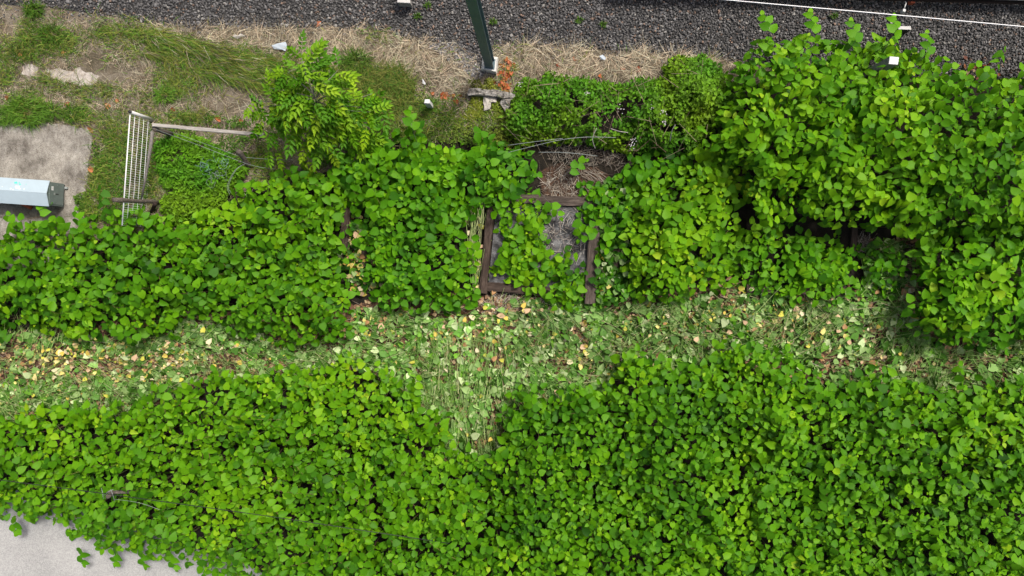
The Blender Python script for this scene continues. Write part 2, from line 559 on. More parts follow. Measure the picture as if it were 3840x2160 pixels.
SAND2 = [(165, 262), (215, 255), (250, 265), (300, 258), (345, 275), (372, 290), (360, 312), (310, 318), (260, 312), (230, 318), (190, 290)]
SAND3 = [(0, 20), (110, 40), (160, 70), (130, 100), (40, 90), (-60, 60)]
for i, s in enumerate((SAND1, SAND2)):
    px_sheet("sand_patch", s, 0.009+0.001*i, M['sand'], rough_px=7, step=12, seed=6+i)

# ------------------------------------------------------------------ railway ballast
BE = np.array([(-700, 10), (0, 18), (150, 25), (300, 45), (480, 70), (560, 92), (700, 112), (900, 112), (1200, 104), (1400, 112), (1550, 150), (1700, 168),
               (1760, 235), (1805, 270), (1850, 190), (1900, 160), (2150, 178), (2400, 195), (2600, 208), (2800, 240), (3000, 262), (3300, 285), (3550, 290), (3840, 296), (4600, 330)], float)


def ballast_edge(u):
    return np.interp(u, BE[:, 0], BE[:, 1])


def ballast_z(u, v):
    return np.clip((ballast_edge(u)-v)/420.0, 0, 1)*0.38+0.012


us = np.arange(-500, 4400, 40.0); ts = np.linspace(0, 1, 9)
gv, gf = [], []
for u in us:
    e = ballast_edge(u)
    for t in ts:
        v = e+(-420-e)*t
        gv.append(tuple(P(u, v, float(ballast_z(u, v))-0.005)))
for i in range(len(us)-1):
    for j in range(len(ts)-1):
        a = i*len(ts)+j
        gf.append((a, a+len(ts), a+len(ts)+1, a+1))
tag(mk("ballast_bed", gv, gf, M['bed']), kind='structure')

PHI = (1+5**0.5)/2
ICO = np.array([(-1, PHI, 0), (1, PHI, 0), (-1, -PHI, 0), (1, -PHI, 0), (0, -1, PHI), (0, 1, PHI), (0, -1, -PHI), (0, 1, -PHI), (PHI, 0, -1), (PHI, 0, 1), (-PHI, 0, -1), (-PHI, 0, 1)])
ICO /= np.linalg.norm(ICO[0])
ICOF = [(0, 11, 5), (0, 5, 1), (0, 1, 7), (0, 7, 10), (0, 10, 11), (1, 5, 9), (5, 11, 4), (11, 10, 2), (10, 7, 6), (7, 1, 8), (3, 9, 4), (3, 4, 2), (3, 2, 6), (3, 6, 8), (3, 8, 9),
        (4, 9, 5), (2, 4, 11), (6, 2, 10), (8, 6, 7), (9, 8, 1)]


def stones(buf, u, v, z, size, cols):
    n = len(u)
    c = PV(u, v, z)
    sh = ICO[None]*RNG.uniform(0.72, 1.25, (n, 12, 1))
    sc = np.stack([RNG.uniform(0.75, 1.3, n), RNG.uniform(0.6, 1.0, n), RNG.uniform(0.45, 0.8, n)], -1)*size[:, None]
    sh = sh*sc[:, None, :]
    R = rot_frames(RNG.uniform(0, 6.28, n), RNG.normal(0, 0.45, n), RNG.normal(0, 0.45, n))
    buf.add(np.einsum('nij,nkj->nki', R, sh)+c[:, None, :], cols, tris=ICOF)


def ballast_cols(n):
    g = 0.065+0.12*RNG.random(n)**1.4
    c = np.stack([g*1.03, g, g*0.99], -1)
    r = RNG.random(n)
    m = r < 0.05; c[m] = np.array([0.36, 0.345, 0.32])*RNG.uniform(0.6, 1.1, (m.sum(), 1))
    m = (r > 0.05) & (r < 0.11); c[m] = np.array([0.25, 0.175, 0.135])*RNG.uniform(0.6, 1.2, (m.sum(), 1))
    m = (r > 0.11) & (r < 0.25); c[m] *= 1.5
    return c


b = Buf()
u, v = jitter_grid([(-300, -170), (4100, -170), (4100, 360), (-300, 360)], 7.8, 0.5)
keep = v < ballast_edge(u)+RNG.normal(0, 9, len(u))-4
keep &= ~inside(OP([(1900, 170), (2576, 220), (2800, 220), (2800, 260), (1880, 260)]), u, v)
u, v = u[keep], v[keep]
stones(b, u, v, ballast_z(u, v)+RNG.uniform(0.0, 0.022, len(u)), RNG.uniform(0.016, 0.032, len(u))*np.where(RNG.random(len(u)) < 0.2, 1.4, 1.0), ballast_cols(len(u)))
# paler gravel spilt round the mast footing and a little along the verge edge
u, v = scatter([(1600, 170), (1760, 150), (1830, 170), (1830, 270), (1790, 300), (1700, 240)], 1100)
c = ballast_cols(len(u))*1.7
stones(b, u, v, 0.02+RNG.uniform(0, 0.02, len(u)), RNG.uniform(0.018, 0.032, len(u)), c)
u, v = scatter([(-200, 10), (800, 90), (1500, 90), (2800, 200), (2800, 260), (1900, 215), (1500, 175), (900, 150), (400, 90), (-200, 60)], 900)
stones(b, u, v, 0.02+0*u, RNG.uniform(0.013, 0.028, len(u)), ballast_cols(len(u))*1.3)
ob = b.obj("ballast", M['stone'], smooth=False)
tag(ob, "dark grey crushed stone ballast along the railway", "ballast", kind='stuff')

# ------------------------------------------------------------------ grass and straw on the verge
def blades(buf, u, v, z, length, width, yaw, lean, curl, cols):
    """curved blades: lean = angle from horizontal at the root, curl = how much it bends over"""
    n = len(u)
    p = PV(u, v, z)
    d = np.stack([np.cos(yaw), np.sin(yaw), 0*yaw], -1); s = np.stack([-np.sin(yaw), np.cos(yaw), 0*yaw], -1)
    upv = np.array([0, 0, 1.0])
    def pt(l, ang): return d*(l*np.cos(ang))[:, None]+upv*(l*np.sin(ang))[:, None]
    p1 = p+pt(length*0.5, lean)
    p2 = p1+pt(length*0.5, lean-curl)
    w = (width/2)[:, None]
    vs = np.stack([p-s*w, p+s*w, p1-s*w*0.8, p1+s*w*0.8, p2], 1)
    vs[:, :, 2] = np.maximum(vs[:, :, 2], 0.006)
    buf.add(vs, cols, tris=[(2, 3, 4)], quads=[(0, 1, 3, 2)])


GREEN = [(110, 60, 60, 60), (60, 180, 130, 50), (180, 150, 90, 40), (260, 170, 60, 50), (430, 130, 70, 40), (560, 130, 130, 50), (700, 190, 150, 60), (900, 210, 130, 50), (950, 270, 110, 50),
         (1080, 300, 150, 80), (650, 300, 100, 60), (380, 340, 110, 35), (120, 400, 110, 40), (300, 430, 60, 40), (420, 560, 60, 120), (380, 700, 60, 80), (700, 440, 130, 30),
         (1400, 330, 150, 80), (1600, 430, 140, 60), (1330, 220, 50, 50), (1420, 140, 60, 30), (20, 280, 30, 60), (200, 300, 60, 30), (560, 640, 60, 140), (1000, 600, 90, 60)]
DRY = [(700, 130, 160, 40), (1000, 150, 220, 45), (1300, 170, 200, 60), (1560, 200, 140, 60), (2050, 210, 150, 45), (2350, 260, 220, 50), (2750, 280, 90, 40), (900, 380, 70, 50),
       (300, 380, 120, 20), (520, 270, 80, 40), (1700, 320, 80, 40), (960, 120, 100, 25)]


def field(spots, u, v):
    f = np.zeros(len(u))
    for (a, b_, ra, rb) in spots:
        f += np.exp(-((u-a)/ra)**2-((v-b_)/rb)**2)
    return f


def grass_colour(n, kind):
    if kind == 'straw':
        base = np.array([0.40, 0.345, 0.25]); sp = 0.45
    elif kind == 'olive':
        base = np.array([0.20, 0.225, 0.045]); sp = 0.4
    else:
        base = np.array([0.085, 0.185, 0.016]); sp = 0.45
    c = base*(1+RNG.uniform(-sp, sp, (n, 1)))
    if kind == 'straw':
        r_ = RNG.random(n)
        c[r_ < 0.38] *= np.array([0.40, 0.36, 0.33])
        c[r_ > 0.80] *= np.array([1.38, 1.42, 1.45])
    c[:, 0] *= RNG.uniform(0.88, 1.12, n)
    return c


def not_on(u, v):
    m = ~inside(PAD, u, v)
    return m


b = Buf()
VG = [(-250, 15), (150, 0), (480, 45), (700, 90), (1200, 80), (1600, 140), (1900, 150), (2500, 190), (2800, 230), (2800, 310), (2450, 300),
      (1950, 330), (1900, 460), (1500, 560), (1250, 640), (1000, 690), (900, 720), (640, 900), (300, 900), (300, 700), (-250, 700)]
u, v = scatter(VG, 82000)
gr = field(GREEN, u, v); dr = field(DRY, u, v); nz = fbm(N1, u, v, 70)
sandy = np.exp(-((u-270)/110)**2-((v-288)/28)**2)+np.exp(-((u-110)/40)**2-((v-265)/28)**2)
bare = 1.3*sandy+0.9*np.exp(-((u-60)/120)**2-((v-50)/40)**2)
keep = not_on(u, v) & (RNG.random(len(u)) < np.clip(0.16+1.6*(nz-0.30)+0.85*gr-0.12*dr-1.1*bare, 0.03, 1)) & (v > ballast_edge(u)-6+RNG.normal(0, 14, len(u)))
u, v, gr, dr, nz = u[keep], v[keep], gr[keep], dr[keep], nz[keep]
isg = RNG.random(len(u)) < np.clip(0.14+0.60*gr-0.5*dr+1.0*(fbm(N2, u, v, 55)-0.5), 0.03, 0.94)
kind2 = RNG.random(len(u)) < 0.45
flow = -0.45+1.6*(fbm(N3, u, v, 180)-0.5)*2
for m, k in ((isg & ~kind2, 'green'), (isg & kind2, 'olive'), (~isg, 'straw')):
    n = m.sum()
    yaw = flow[m]+RNG.normal(0, 0.9 if k != 'straw' else 3.0, n)
    yaw += np.where(RNG.random(n) < 0.3, 3.14, 0)
    if k == 'straw':
        blades(b, u[m], v[m], RNG.uniform(0.005, 0.05, n), RNG.uniform(0.07, 0.34, n)*(1+0.4*np.minimum(dr[m], 1)), RNG.uniform(0.004, 0.008, n), yaw, RNG.uniform(-0.1, 0.3, n), RNG.uniform(0, 0.4, n), grass_colour(n, k))
    else:
        blades(b, u[m], v[m], RNG.uniform(0.005, 0.04, n), RNG.uniform(0.12, 0.36, n), RNG.uniform(0.008, 0.016, n), yaw, RNG.uniform(0.25, 1.2, n), RNG.uniform(0.4, 1.5, n), grass_colour(n, k)*(0.55+0.95*fbm(N1, u[m]+400, v[m], 38))[:, None])
# mats of bleached straw along the ballast edge
u, v = scatter([(560, 85), (900, 105), (1400, 95), (1620, 150), (1780, 165), (1800, 330), (1500, 260), (1250, 200), (900, 190), (640, 150)], 3000)
keep = fbm(N2, u, v, 60) > 0.47
u, v = u[keep], v[keep]; n = len(u)
blades(b, u, v, RNG.uniform(0.02, 0.09, n), RNG.uniform(0.2, 0.55, n), RNG.uniform(0.004, 0.008, n), 5.5*(fbm(N3, u, v, 70))*2+RNG.normal(0, 0.7, n), RNG.uniform(-0.15, 0.12, n), RNG.uniform(-0.1, 0.2, n), grass_colour(n, 'straw')*1.25)
u, v = scatter([(1870, 170), (2050, 165), (2600, 195), (2820, 240), (2820, 300), (2480, 300), (2300, 305), (1950, 290), (1870, 250)], 2800)
keep = fbm(N2, u, v, 60) > 0.45
u, v = u[keep], v[keep]; n = len(u)
blades(b, u, v, RNG.uniform(0.02, 0.10, n), RNG.uniform(0.2, 0.6, n), RNG.uniform(0.004, 0.008, n), 5.5*(fbm(N3, u, v, 70))*2+RNG.normal(0, 0.7, n), RNG.uniform(-0.15, 0.12, n), RNG.uniform(-0.1, 0.2, n), grass_colour(n, 'straw')*1.25)
# long combed grass sweeping down towards the sapling
u, v = scatter([(480, 120), (600, 110), (800, 170), (1000, 210), (1130, 260), (1150, 340), (1000, 330), (800, 290), (620, 250), (500, 190)], 3200)
keep = fbm(N2, u+200, v, 60) > 0.40
u, v = u[keep], v[keep]; n = len(u)
blades(b, u, v, RNG.uniform(0.02, 0.10, n), RNG.uniform(0.25, 0.6, n), RNG.uniform(0.008, 0.014, n), -0.42+RNG.normal(0, 0.35, n), RNG.uniform(0.1, 0.6, n), RNG.uniform(0.2, 0.9, n), np.where(RNG.random((n, 1)) < 0.4, grass_colour(n, 'green'), np.where(RNG.random((n, 1)) < 0.7, grass_colour(n, 'olive'), grass_colour(n, 'straw')*0.8))*(0.5+1.0*fbm(N1, u+400, v, 38))[:, None])
u, v = scatter([(1250, 280), (1500, 250), (1560, 330), (1500, 430), (1300, 420)], 2600)
n = len(u)
blades(b, u, v, RNG.uniform(0.02, 0.08, n), RNG.uniform(0.2, 0.45, n), RNG.uniform(0.008, 0.014, n), RNG.uniform(0, 6.28, n), RNG.uniform(0.2, 0.9, n), RNG.uniform(0.2, 0.9, n), np.where(RNG.random((n, 1)) < 0.4, grass_colour(n, 'green')*0.8, grass_colour(n, 'olive')*0.8))
ob = b.obj("grass", M['grass'], smooth=False)
tag(ob, "patchy green and bleached dry grass on the verge below the ballast", "grass", kind='stuff')


def tuft(u, v, n, r, length, label, spread=0.9, col='green', boost=1.0, group=None, z=0.0):
    t = empty("grass_tuft", P(u, v, 0), label, "grass tuft", group)
    bb = Buf()
    a = RNG.uniform(0, 6.28, n); rr = r*np.sqrt(RNG.random(n))
    yaw = a+RNG.normal(0, spread, n)
    blades(bb, u+rr*np.cos(a), v-rr*np.sin(a)*0.55, 0.01+z+0*a, RNG.uniform(0.6, 1.15, n)*length, RNG.uniform(0.010, 0.018, n), yaw, RNG.uniform(0.6, 1.35, n), RNG.uniform(0.7, 1.9, n), grass_colour(n, col)*boost)
    bb.obj("blades", M['grass'], t, smooth=False)["kind"] = "stuff"
    return t


tuft(110, 425, 520, 75, 0.42, "large lush green grass tuft at the top edge of the concrete pad", boost=1.15)
tuft(5, 440, 200, 40, 0.36, "green grass tuft at the pad edge cut by the frame's left side", boost=1.15)
tuft(205, 420, 120, 22, 0.36, "medium green grass tuft next to the large tuft on the pad edge", boost=1.05)
tuft(275, 430, 140, 35, 0.30, "dark low grass tuft at the pad's upper corner", boost=0.8)
tuft(135, 40, 200, 26, 0.30, "dark green grass tuft alone on bare ground beside the ballast", boost=0.7)
tuft(625, 360, 160, 28, 0.34, "bright green grass tuft on the verge above the mesh fence", boost=1.2)
tuft(1340, 235, 220, 40, 0.42, "dark green grass tuft between the sapling and the steel mast", boost=0.8)
tuft(200, 130, 180, 40, 0.36, "dark arching grass tuft above the sand patches", boost=0.8)
tuft(1610, 400, 120, 25, 0.3, "green grass tuft round the foot of the white marker post", boost=0.85)
for (a, c, lab) in ((1567, 62, "small green weed in the ballast below the pale block"), (1605, 20, "small weed in the ballast near the top edge by the steel mast"),
                    (1850, 83, "tiny green weed in the ballast beside the steel mast"), (2262, 92, "green weed in the middle of the open ballast"),
                    (2172, 78, "tiny weed left of the lone weed in the open ballast"), (3126, 62, "green weed in the ballast below the bright wire")):
    tuft(a, c, 45, 10, 0.11, lab, boost=0.75, z=float(ballast_z(a, c))+0.02)

# ------------------------------------------------------------------ leaves
ROWS = [(0.05, 0.30, -0.09), (0.30, 0.425, 0.0), (0.58, 0.345, 0.0), (0.82, 0.165, 0.0)]


def leaf_template(fold, curl, wav=0.0, narrow=1.0, seed=0):
    """ovate leaf of length 1 along +y, blade folded along the midrib, tip drooping: 14 vertices, 16 triangles"""
    r = np.random.default_rng(seed)
    vs = [(0, 0, 0)]
    for (y, w, back) in ROWS:
        w *= narrow
        for sx in (-1, 0, 1):
            yy = y+(back if sx else 0.0)
            zz = -curl*yy*yy+(abs(sx)*w*fold)+(r.uniform(-wav, wav) if sx else 0)
            vs.append((sx*w*(1+(r.uniform(-0.1, 0.1) if sx else 0)), yy, zz))
    vs.append((r.uniform(-0.05, 0.05), 1.0, -curl))
    tris = [(0, 2, 1), (0, 3, 2), (13, 10, 11), (13, 11, 12)]
    quads = []
    for i in range(3):
        a = 1+3*i
        quads += [(a, a+1, a+4, a+3), (a+1, a+2, a+5, a+4)]
    return np.array(vs), tris, quads


LEAVES = [leaf_template(f, c, w, nr, s) for s, (f, c, w, nr) in enumerate(
    [(0.18, 0.10, 0.015, 1.0), (0.30, 0.18, 0.02, 0.95), (0.10, 0.22, 0.02, 1.05), (0.42, 0.12, 0.02, 0.92), (0.22, 0.30, 0.03, 1.0), (0.05, 0.06, 0.02, 1.06), (0.55, 0.22, 0.03, 0.9), (0.25, 0.05, 0.02, 1.02), (0.25, 0.22, 0.02, 0.78), (0.40, 0.15, 0.03, 0.72), (0.15, 0.30, 0.03, 0.82)])]
TRIS, QUADS = LEAVES[0][1], LEAVES[0][2]
TONES = np.array([(0.015, 0.072, 0.002), (0.034, 0.140, 0.003), (0.066, 0.222, 0.003), (0.102, 0.290, 0.003), (0.155, 0.360, 0.004), (0.26, 0.45, 0.012)])


def tone_col(t):
    t = np.clip(t, 0, 1)*(len(TONES)-1)
    i = np.minimum(t.astype(int), len(TONES)-2); f = (t-i)[:, None]
    return TONES[i]*(1-f)+TONES[i+1]*f


def add_leaves(buf, pos, R, size, cols, var):
    for k, (tv, _, _) in enumerate(LEAVES):
        m = var == k
        if not m.any(): continue
        vs = np.einsum('nij,kj->nki', R[m], tv)*size[m][:, None, None]+pos[m][:, None, :]
        buf.add(vs, cols[m], tris=TRIS, quads=QUADS)


_leaf_mesh = {}


def leaf_mesh(var, tone, mat='leaf', palette=None):
    key = (var, tone, mat, None if palette is None else round(float(palette.sum()), 5))
    if key not in _leaf_mesh:
        bb = Buf()
        c = (TONES if palette is None else palette)[tone]
        bb.add(LEAVES[var][0][None], np.array([c], float), tris=TRIS, quads=QUADS)
        _leaf_mesh[key] = bb.mesh("leaf", M[mat])
    return _leaf_mesh[key]


def leaf_object(name, mesh, parent, pos, R, size):
    o = link(name, mesh, parent)
    m = np.eye(4); m[:3, :3] = R*size; m[:3, 3] = pos-(np.array(parent.location) if parent is not None else 0)
    o.matrix_basis = Matrix(m.tolist())
    return o


def three_sided(buf, p, q, r0, r1, col):
    """thin stems as three-sided prisms, arrays of end points"""
    n = len(p); d = q-p; d /= np.linalg.norm(d, axis=1)[:, None]+1e-9
    ref = np.where(np.abs(d[:, 2:3]) > 0.9, np.array([[1.0, 0, 0]]), np.array([[0, 0, 1.0]]))
    a = np.cross(d, ref); a /= np.linalg.norm(a, axis=1)[:, None]; c = np.cross(d, a)
    vs = []
    for base, r in ((p, r0), (q, r1)):
        for k in range(3):
            t = 2.094*k
            vs.append(base+(a*math.cos(t)+c*math.sin(t))*r[:, None])
    buf.add(np.stack(vs, 1), col, quads=[(0, 1, 4, 3), (1, 2, 5, 4), (2, 0, 3, 5)])


def thicket(label, poly, h, spacing=50, arch=0.25, size=0.205, tone=0.5, edge=150, single=250, fill=2.0, gap=0.16, hvar=0.30, edge_low=0.55, young=0.5, warm=1.0, slim=0.15):
    poly = np.asarray(poly, float)
    cu, cv = poly.mean(0)
    t = empty("knotweed_thicket", P(cu, cv, 0), label, "knotweed")
    u, v = jitter_grid(poly, spacing)
    d = edge_dist(poly, u, v)
    hn = fbm(N1, u, v, 130)*0.6+N2(u, v, 60)*0.4
    keep = (hn > gap+0.1*RNG.random(len(u))-0.05) | (d < 30)
    u, v, d, hn = u[keep], v[keep], d[keep], hn[keep]
    s = np.clip(d/edge, 0, 1)
    z = h*(edge_low+(1-edge_low)*s*(2-s))+(hn-0.5)*2*hvar*min(1.3, h)+RNG.normal(0, 0.05, len(u))
    z = np.maximum(z, 0.22)
    tip = PV(u, v, z)
    n = len(u)
    isarch = RNG.random(n) < arch
    ctr = P(cu, cv, h)
    POS, YAW, PIT, ROL, SIZ, TON, TOP = [], [], [], [], [], [], []
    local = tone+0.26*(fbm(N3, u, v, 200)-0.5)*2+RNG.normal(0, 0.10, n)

    def put(pos, yaw, pit, rol, siz, ton, top):
        POS.append(pos); YAW.append(yaw); PIT.append(pit); ROL.append(rol); SIZ.append(siz); TON.append(ton); TOP.append(top)

    # upright shoots: leaves in a loose spiral, small and pale at the growing point
    i0 = np.where(~isarch)[0]; m = len(i0)
    phi = RNG.uniform(0, 6.28, m); vig = RNG.uniform(0.78, 1.2, m)*(0.80+0.4*fbm(N3, u[i0]+700, v[i0], 160))
    NL = 7
    for k in range(NL):
        f = min(1.0, 0.34+0.2*k)
        yaw = phi+k*2.4+RNG.normal(0, 0.3, m)
        pit = np.radians(np.interp(k, [0, 1, 2, 3, 5, 7], [62, 38, 14, -2, -14, -22]))+RNG.normal(0, 0.20, m)
        rad = 0.012+0.020*k
        pos = tip[i0]+np.stack([np.cos(yaw)*rad, np.sin(yaw)*rad, -0.048*k*np.ones(m)-0.01*RNG.random(m)], -1)
        ok = RNG.random(m) < (0.95 if k < 6 else 0.7)
        ton = local[i0]+young*max(0, 0.42-0.16*k)+RNG.normal(0, 0.10, m)
        put(pos[ok], yaw[ok], pit[ok], RNG.normal(0, 0.22, m)[ok], (size*f*vig*RNG.uniform(0.82, 1.15, m))[ok], ton[ok], np.full(ok.sum(), k))
    # arching shoots: leaves alternate along the stem, hanging outwards
    sb = Buf()
    i1 = np.where(isarch)[0]; m = len(i1)
    out = tip[i1]-ctr
    psi = np.arctan2(out[:, 1], out[:, 0])+RNG.normal(0, 0.9, m)
    L = RNG.uniform(0.45, 0.85, m)
    prev = None
    NA = 9
    for k in range(NA):
        f = k/(NA-1)                      # 0 at the tip, 1 where the shoot leaves the cane
        back = L*f
        droop = -0.30*(1-f)**2+0.02
        pos = tip[i1]-np.stack([np.cos(psi)*back, np.sin(psi)*back, 0*back], -1)
        pos[:, 2] += droop*L+0.06
        side = np.where((k+i1) % 2 == 0, 1.0, -1.0)
        yaw = psi+side*np.interp(f, [0, 0.2, 1], [0.25, 0.85, 1.25])+RNG.normal(0, 0.22, m)
        pit = np.interp(f, [0, 1], [-0.25, -0.42])+RNG.normal(0, 0.18, m)
        siz = size*np.interp(f, [0, 0.15, 0.45, 1], [0.42, 0.68, 1.0, 1.0])*RNG.uniform(0.85, 1.15, m)
        ton = local[i1]+young*max(0, 0.32-0.9*f)+RNG.normal(0, 0.09, m)
        put(pos, yaw, pit, side*0.25+RNG.normal(0, 0.2, m), siz, ton, np.full(m, 2 if f > 0.25 else 0))
        if prev is not None and m:
            c = np.array([0.16, 0.12, 0.05])*RNG.uniform(0.7, 1.3, (m, 1))
            three_sided(sb, prev-[0, 0, 0.01], pos-[0, 0, 0.01], np.full(m, 0.004), np.full(m, 0.005), c)
        prev = pos
    # leaves lower down on the canes
    nf = int(fill*area(poly)/(36*36))
    fu, fv = scatter(poly, nf)
    fd = edge_dist(poly, fu, fv); fs = np.clip(fd/edge, 0, 1)
    fz = h*(edge_low+(1-edge_low)*fs*(2-fs))+(fbm(N1, fu, fv, 130)-0.5)*2*hvar*0.6-RNG.uniform(0.20, 0.80, nf)*min(1.1, h)
    fz = np.maximum(fz, 0.10)
    put(PV(fu, fv, fz), RNG.uniform(0, 6.28, nf), RNG.normal(-0.25, 0.3, nf), RNG.normal(0, 0.3, nf), size*RNG.uniform(0.75, 1.1, nf), tone-0.05+RNG.normal(0, 0.12, nf), np.full(nf, 9))
    POS, YAW, PIT, ROL, SIZ, TON, TOP = (np.concatenate(x) for x in (POS, YAW, PIT, ROL, SIZ, TON, TOP))
    R = rot_frames(YAW, PIT, ROL)
    var = RNG.integers(0, 8, len(POS))
    var = np.where(RNG.random(len(POS)) < slim, RNG.integers(8, 11, len(POS)), var)
    var[(TOP <= 0)] = np.where(RNG.random((TOP <= 0).sum()) < 0.6, 6, 3)
    # the leaves that show largest become objects of their own, the rest one mass
    score = SIZ*np.maximum(R[:, 2, 2], 0)*(TOP >= 1)*(TOP <= 4)*RNG.uniform(0.85, 1.0, len(POS))
    pu = np.concatenate([[0]])  # keep only leaves in the frame
    cx = (POS-np.array([0, 0, CAM_H])) @ ROTN
    uu = 1920-F_PX*cx[:, 0]/cx[:, 2]; vv = 1080+F_PX*cx[:, 1]/cx[:, 2]
    score *= (uu > 10) & (uu < 3830) & (vv > 10) & (vv < 2150)
    pick = np.argsort(-score)[:single]
    mask = np.ones(len(POS), bool); mask[pick] = False
    b = Buf()
    palette = TONES*np.array([warm, 1.0, 1.0])
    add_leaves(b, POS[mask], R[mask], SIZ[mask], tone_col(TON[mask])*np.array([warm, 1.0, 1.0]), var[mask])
    b.obj("leaves", M['leaf'], t)["kind"] = "stuff"
    ti = np.clip(np.round(TON*(len(TONES)-1)), 0, len(TONES)-1).astype(int)
    for j in pick:
        leaf_object("leaf", leaf_mesh(int(var[j]), int(ti[j]), 'leaf', palette), t, POS[j], R[j], SIZ[j])
    # canes
    foot = tip.copy()
    lean = RNG.normal(0, 0.10, (n, 2))
    foot[:, :2] += lean*z[:, None]; foot[:, 2] = 0
    foot[isarch, 0] -= np.cos(psi)*L*1.1; foot[isarch, 1] -= np.sin(psi)*L*1.1
    top = tip.copy(); top[isarch] = prev if len(i1) else top[isarch]
    cc = np.where(RNG.random((n, 1)) < 0.5, np.array([[0.07, 0.10, 0.03]]), np.array([[0.11, 0.07, 0.04]]))*RNG.uniform(0.7, 1.3, (n, 1))
    three_sided(sb, foot, top, np.full(n, 0.010), np.full(n, 0.004), cc)
    sb.obj("stems", M['stem'], t)["kind"] = "stuff"
    return t


T3 = OP([(-170, 610), (0, 600), (40, 572), (100, 548), (125, 565), (185, 585), (200, 560), (250, 540), (320, 538), (370, 542), (440, 552), (520, 545), (560, 520), (590, 470), (640, 448), (690, 440),
         (730, 422), (800, 435), (845, 440), (885, 490), (868, 560), (868, 620), (850, 680), (870, 730), (885, 790), (885, 850), (840, 865), (780, 855), (720, 868), (650, 855), (600, 835), (540, 805),
         (480, 785), (440, 825), (400, 850), (330, 850), (270, 828), (200, 845), (100, 838), (0, 825), (-170, 830)])
T4 = OP([(822, 410), (870, 372), (940, 352), (1000, 332), (1030, 312), (1050, 318), (1070, 352), (1150, 362), (1230, 340), (1290, 370), (1340, 390), (1365, 430), (1330, 470), (1280, 490), (1230, 500),
         (1195, 530), (1160, 560), (1165, 600), (1185, 640), (1195, 700), (1195, 765), (1150, 788), (1060, 778), (1000, 788), (955, 770), (925, 720), (915, 640), (900, 560), (885, 500), (840, 460)])
T5 = OP([(1248, 500), (1300, 482), (1352, 490), (1376, 540), (1356, 590), (1388, 628), (1440, 632), (1482, 662), (1482, 740), (1465, 785), (1400, 770), (1345, 735), (1290, 715), (1245, 705), (1222, 680), (1262, 640), (1256, 560)])
T6 = OP([(1570, 500), (1600, 460), (1680, 440), (1720, 392), (1800, 362), (1860, 390), (1880, 450), (1878, 520), (1860, 590), (1850, 650), (1865, 700), (1830, 720), (1760, 740), (1700, 758), (1640, 768), (1590, 730), (1572, 660), (1566, 580)])
T7 = OP([(1762, 370), (1800, 305), (1832, 262), (1842, 190), (1872, 145), (1932, 82), (1962, 110), (2050, 68), (2072, 112), (2140, 98), (2162, 128), (2250, 92), (2272, 140), (2340, 118), (2362, 168), (2420, 198), (2480, 206), (2576, 190),
         (2740, 190), (2740, 575), (2440, 580), (2360, 605), (2290, 598), (2230, 572), (2150, 578), (2080, 572), (2030, 535), (1980, 540), (1900, 530), (1868, 470), (1800, 395)])
T8 = OP([(2310, 640), (2350, 595), (2430, 560), (2740, 555), (2740, 858), (2576, 848), (2500, 875), (2430, 865), (2380, 878), (2340, 848), (2305, 815), (2298, 760), (2316, 700)])
T9 = OP([(1868, 600), (1885, 545), (1940, 555), (2020, 552), (2050, 600), (2100, 590), (2150, 600), (2175, 680), (2170, 742), (2110, 765), (2010, 752), (1930, 738), (1860, 712)])
T1 = OP([(-170, 1060), (0, 1050), (40, 1042), (120, 1034), (200, 1050), (270, 1022), (340, 1012), (380, 985), (430, 972), (470, 1000), (515, 962), (540, 935), (620, 942), (700, 932), (760, 932), (830, 905), (880, 900), (950, 932), (1000, 980),
         (1050, 1012), (1105, 1040), (1108, 1100), (1120, 1142), (1180, 1160), (1235, 1162), (1235, 1580), (720, 1580), (640, 1490), (600, 1458), (550, 1440), (500, 1436), (450, 1400), (400, 1408), (345, 1396), (300, 1378), (250, 1388), (195, 1362), (150, 1322), (110, 1300),
         (60, 1310), (0, 1300), (-170, 1260)])
T2 = OP([(1237, 1162), (1262, 1090), (1272, 1000), (1310, 982), (1400, 1000), (1440, 972), (1480, 1000), (1530, 962), (1560, 905), (1620, 885), (1680, 922), (1720, 930), (1790, 892), (1840, 875), (1880, 882), (1960, 875), (2000, 902), (2040, 942),
         (2100, 962), (2170, 960), (2200, 935), (2280, 962), (2340, 982), (2400, 1000), (2500, 972), (2576, 962), (2740, 950), (2740, 1580), (1237, 1580)])

thicket("knotweed thicket at the bottom left, hanging over the pale road", T1, 1.15, spacing=44, size=0.188, arch=0.22, tone=0.50, edge_low=0.6, gap=0.06, warm=1.08)
thicket("broad knotweed thicket filling the bottom right below the cut strip", T2, 1.25, spacing=45, size=0.192, arch=0.10, tone=0.46, gap=0.12, hvar=0.36, warm=1.05)
thicket("knotweed thicket at middle left between the concrete pad and the cut strip", T3, 0.95, spacing=46, size=0.198, arch=0.25, tone=0.46, gap=0.12, warm=1.08)
thicket("round-topped knotweed thicket left of the timber raised bed with the straw patch", T4, 0.95, spacing=46, arch=0.18, size=0.205, tone=0.42, gap=0.12)
thicket("low young knotweed growing inside the timber raised bed with the straw patch", T5, 0.5, spacing=41, arch=0.2, size=0.2, tone=0.5, fill=0.6, single=160, edge=80, warm=1.08)
thicket("knotweed thicket just right of the timber raised bed with the straw patch", T6, 1.05, spacing=47, arch=0.22, size=0.20, tone=0.55, hvar=0.3, warm=1.1)
thicket("tall arching knotweed thicket at the upper right leaning over the ballast", T7, 1.75, spacing=50, arch=0.68, slim=0.7, size=0.20, tone=0.52, edge=170, hvar=0.5, gap=0.22, warm=1.06)
thicket("knotweed thicket at the right edge above the cut strip", T8, 1.35, spacing=47, arch=0.35, slim=0.45, size=0.2, tone=0.44, hvar=0.32, gap=0.2)
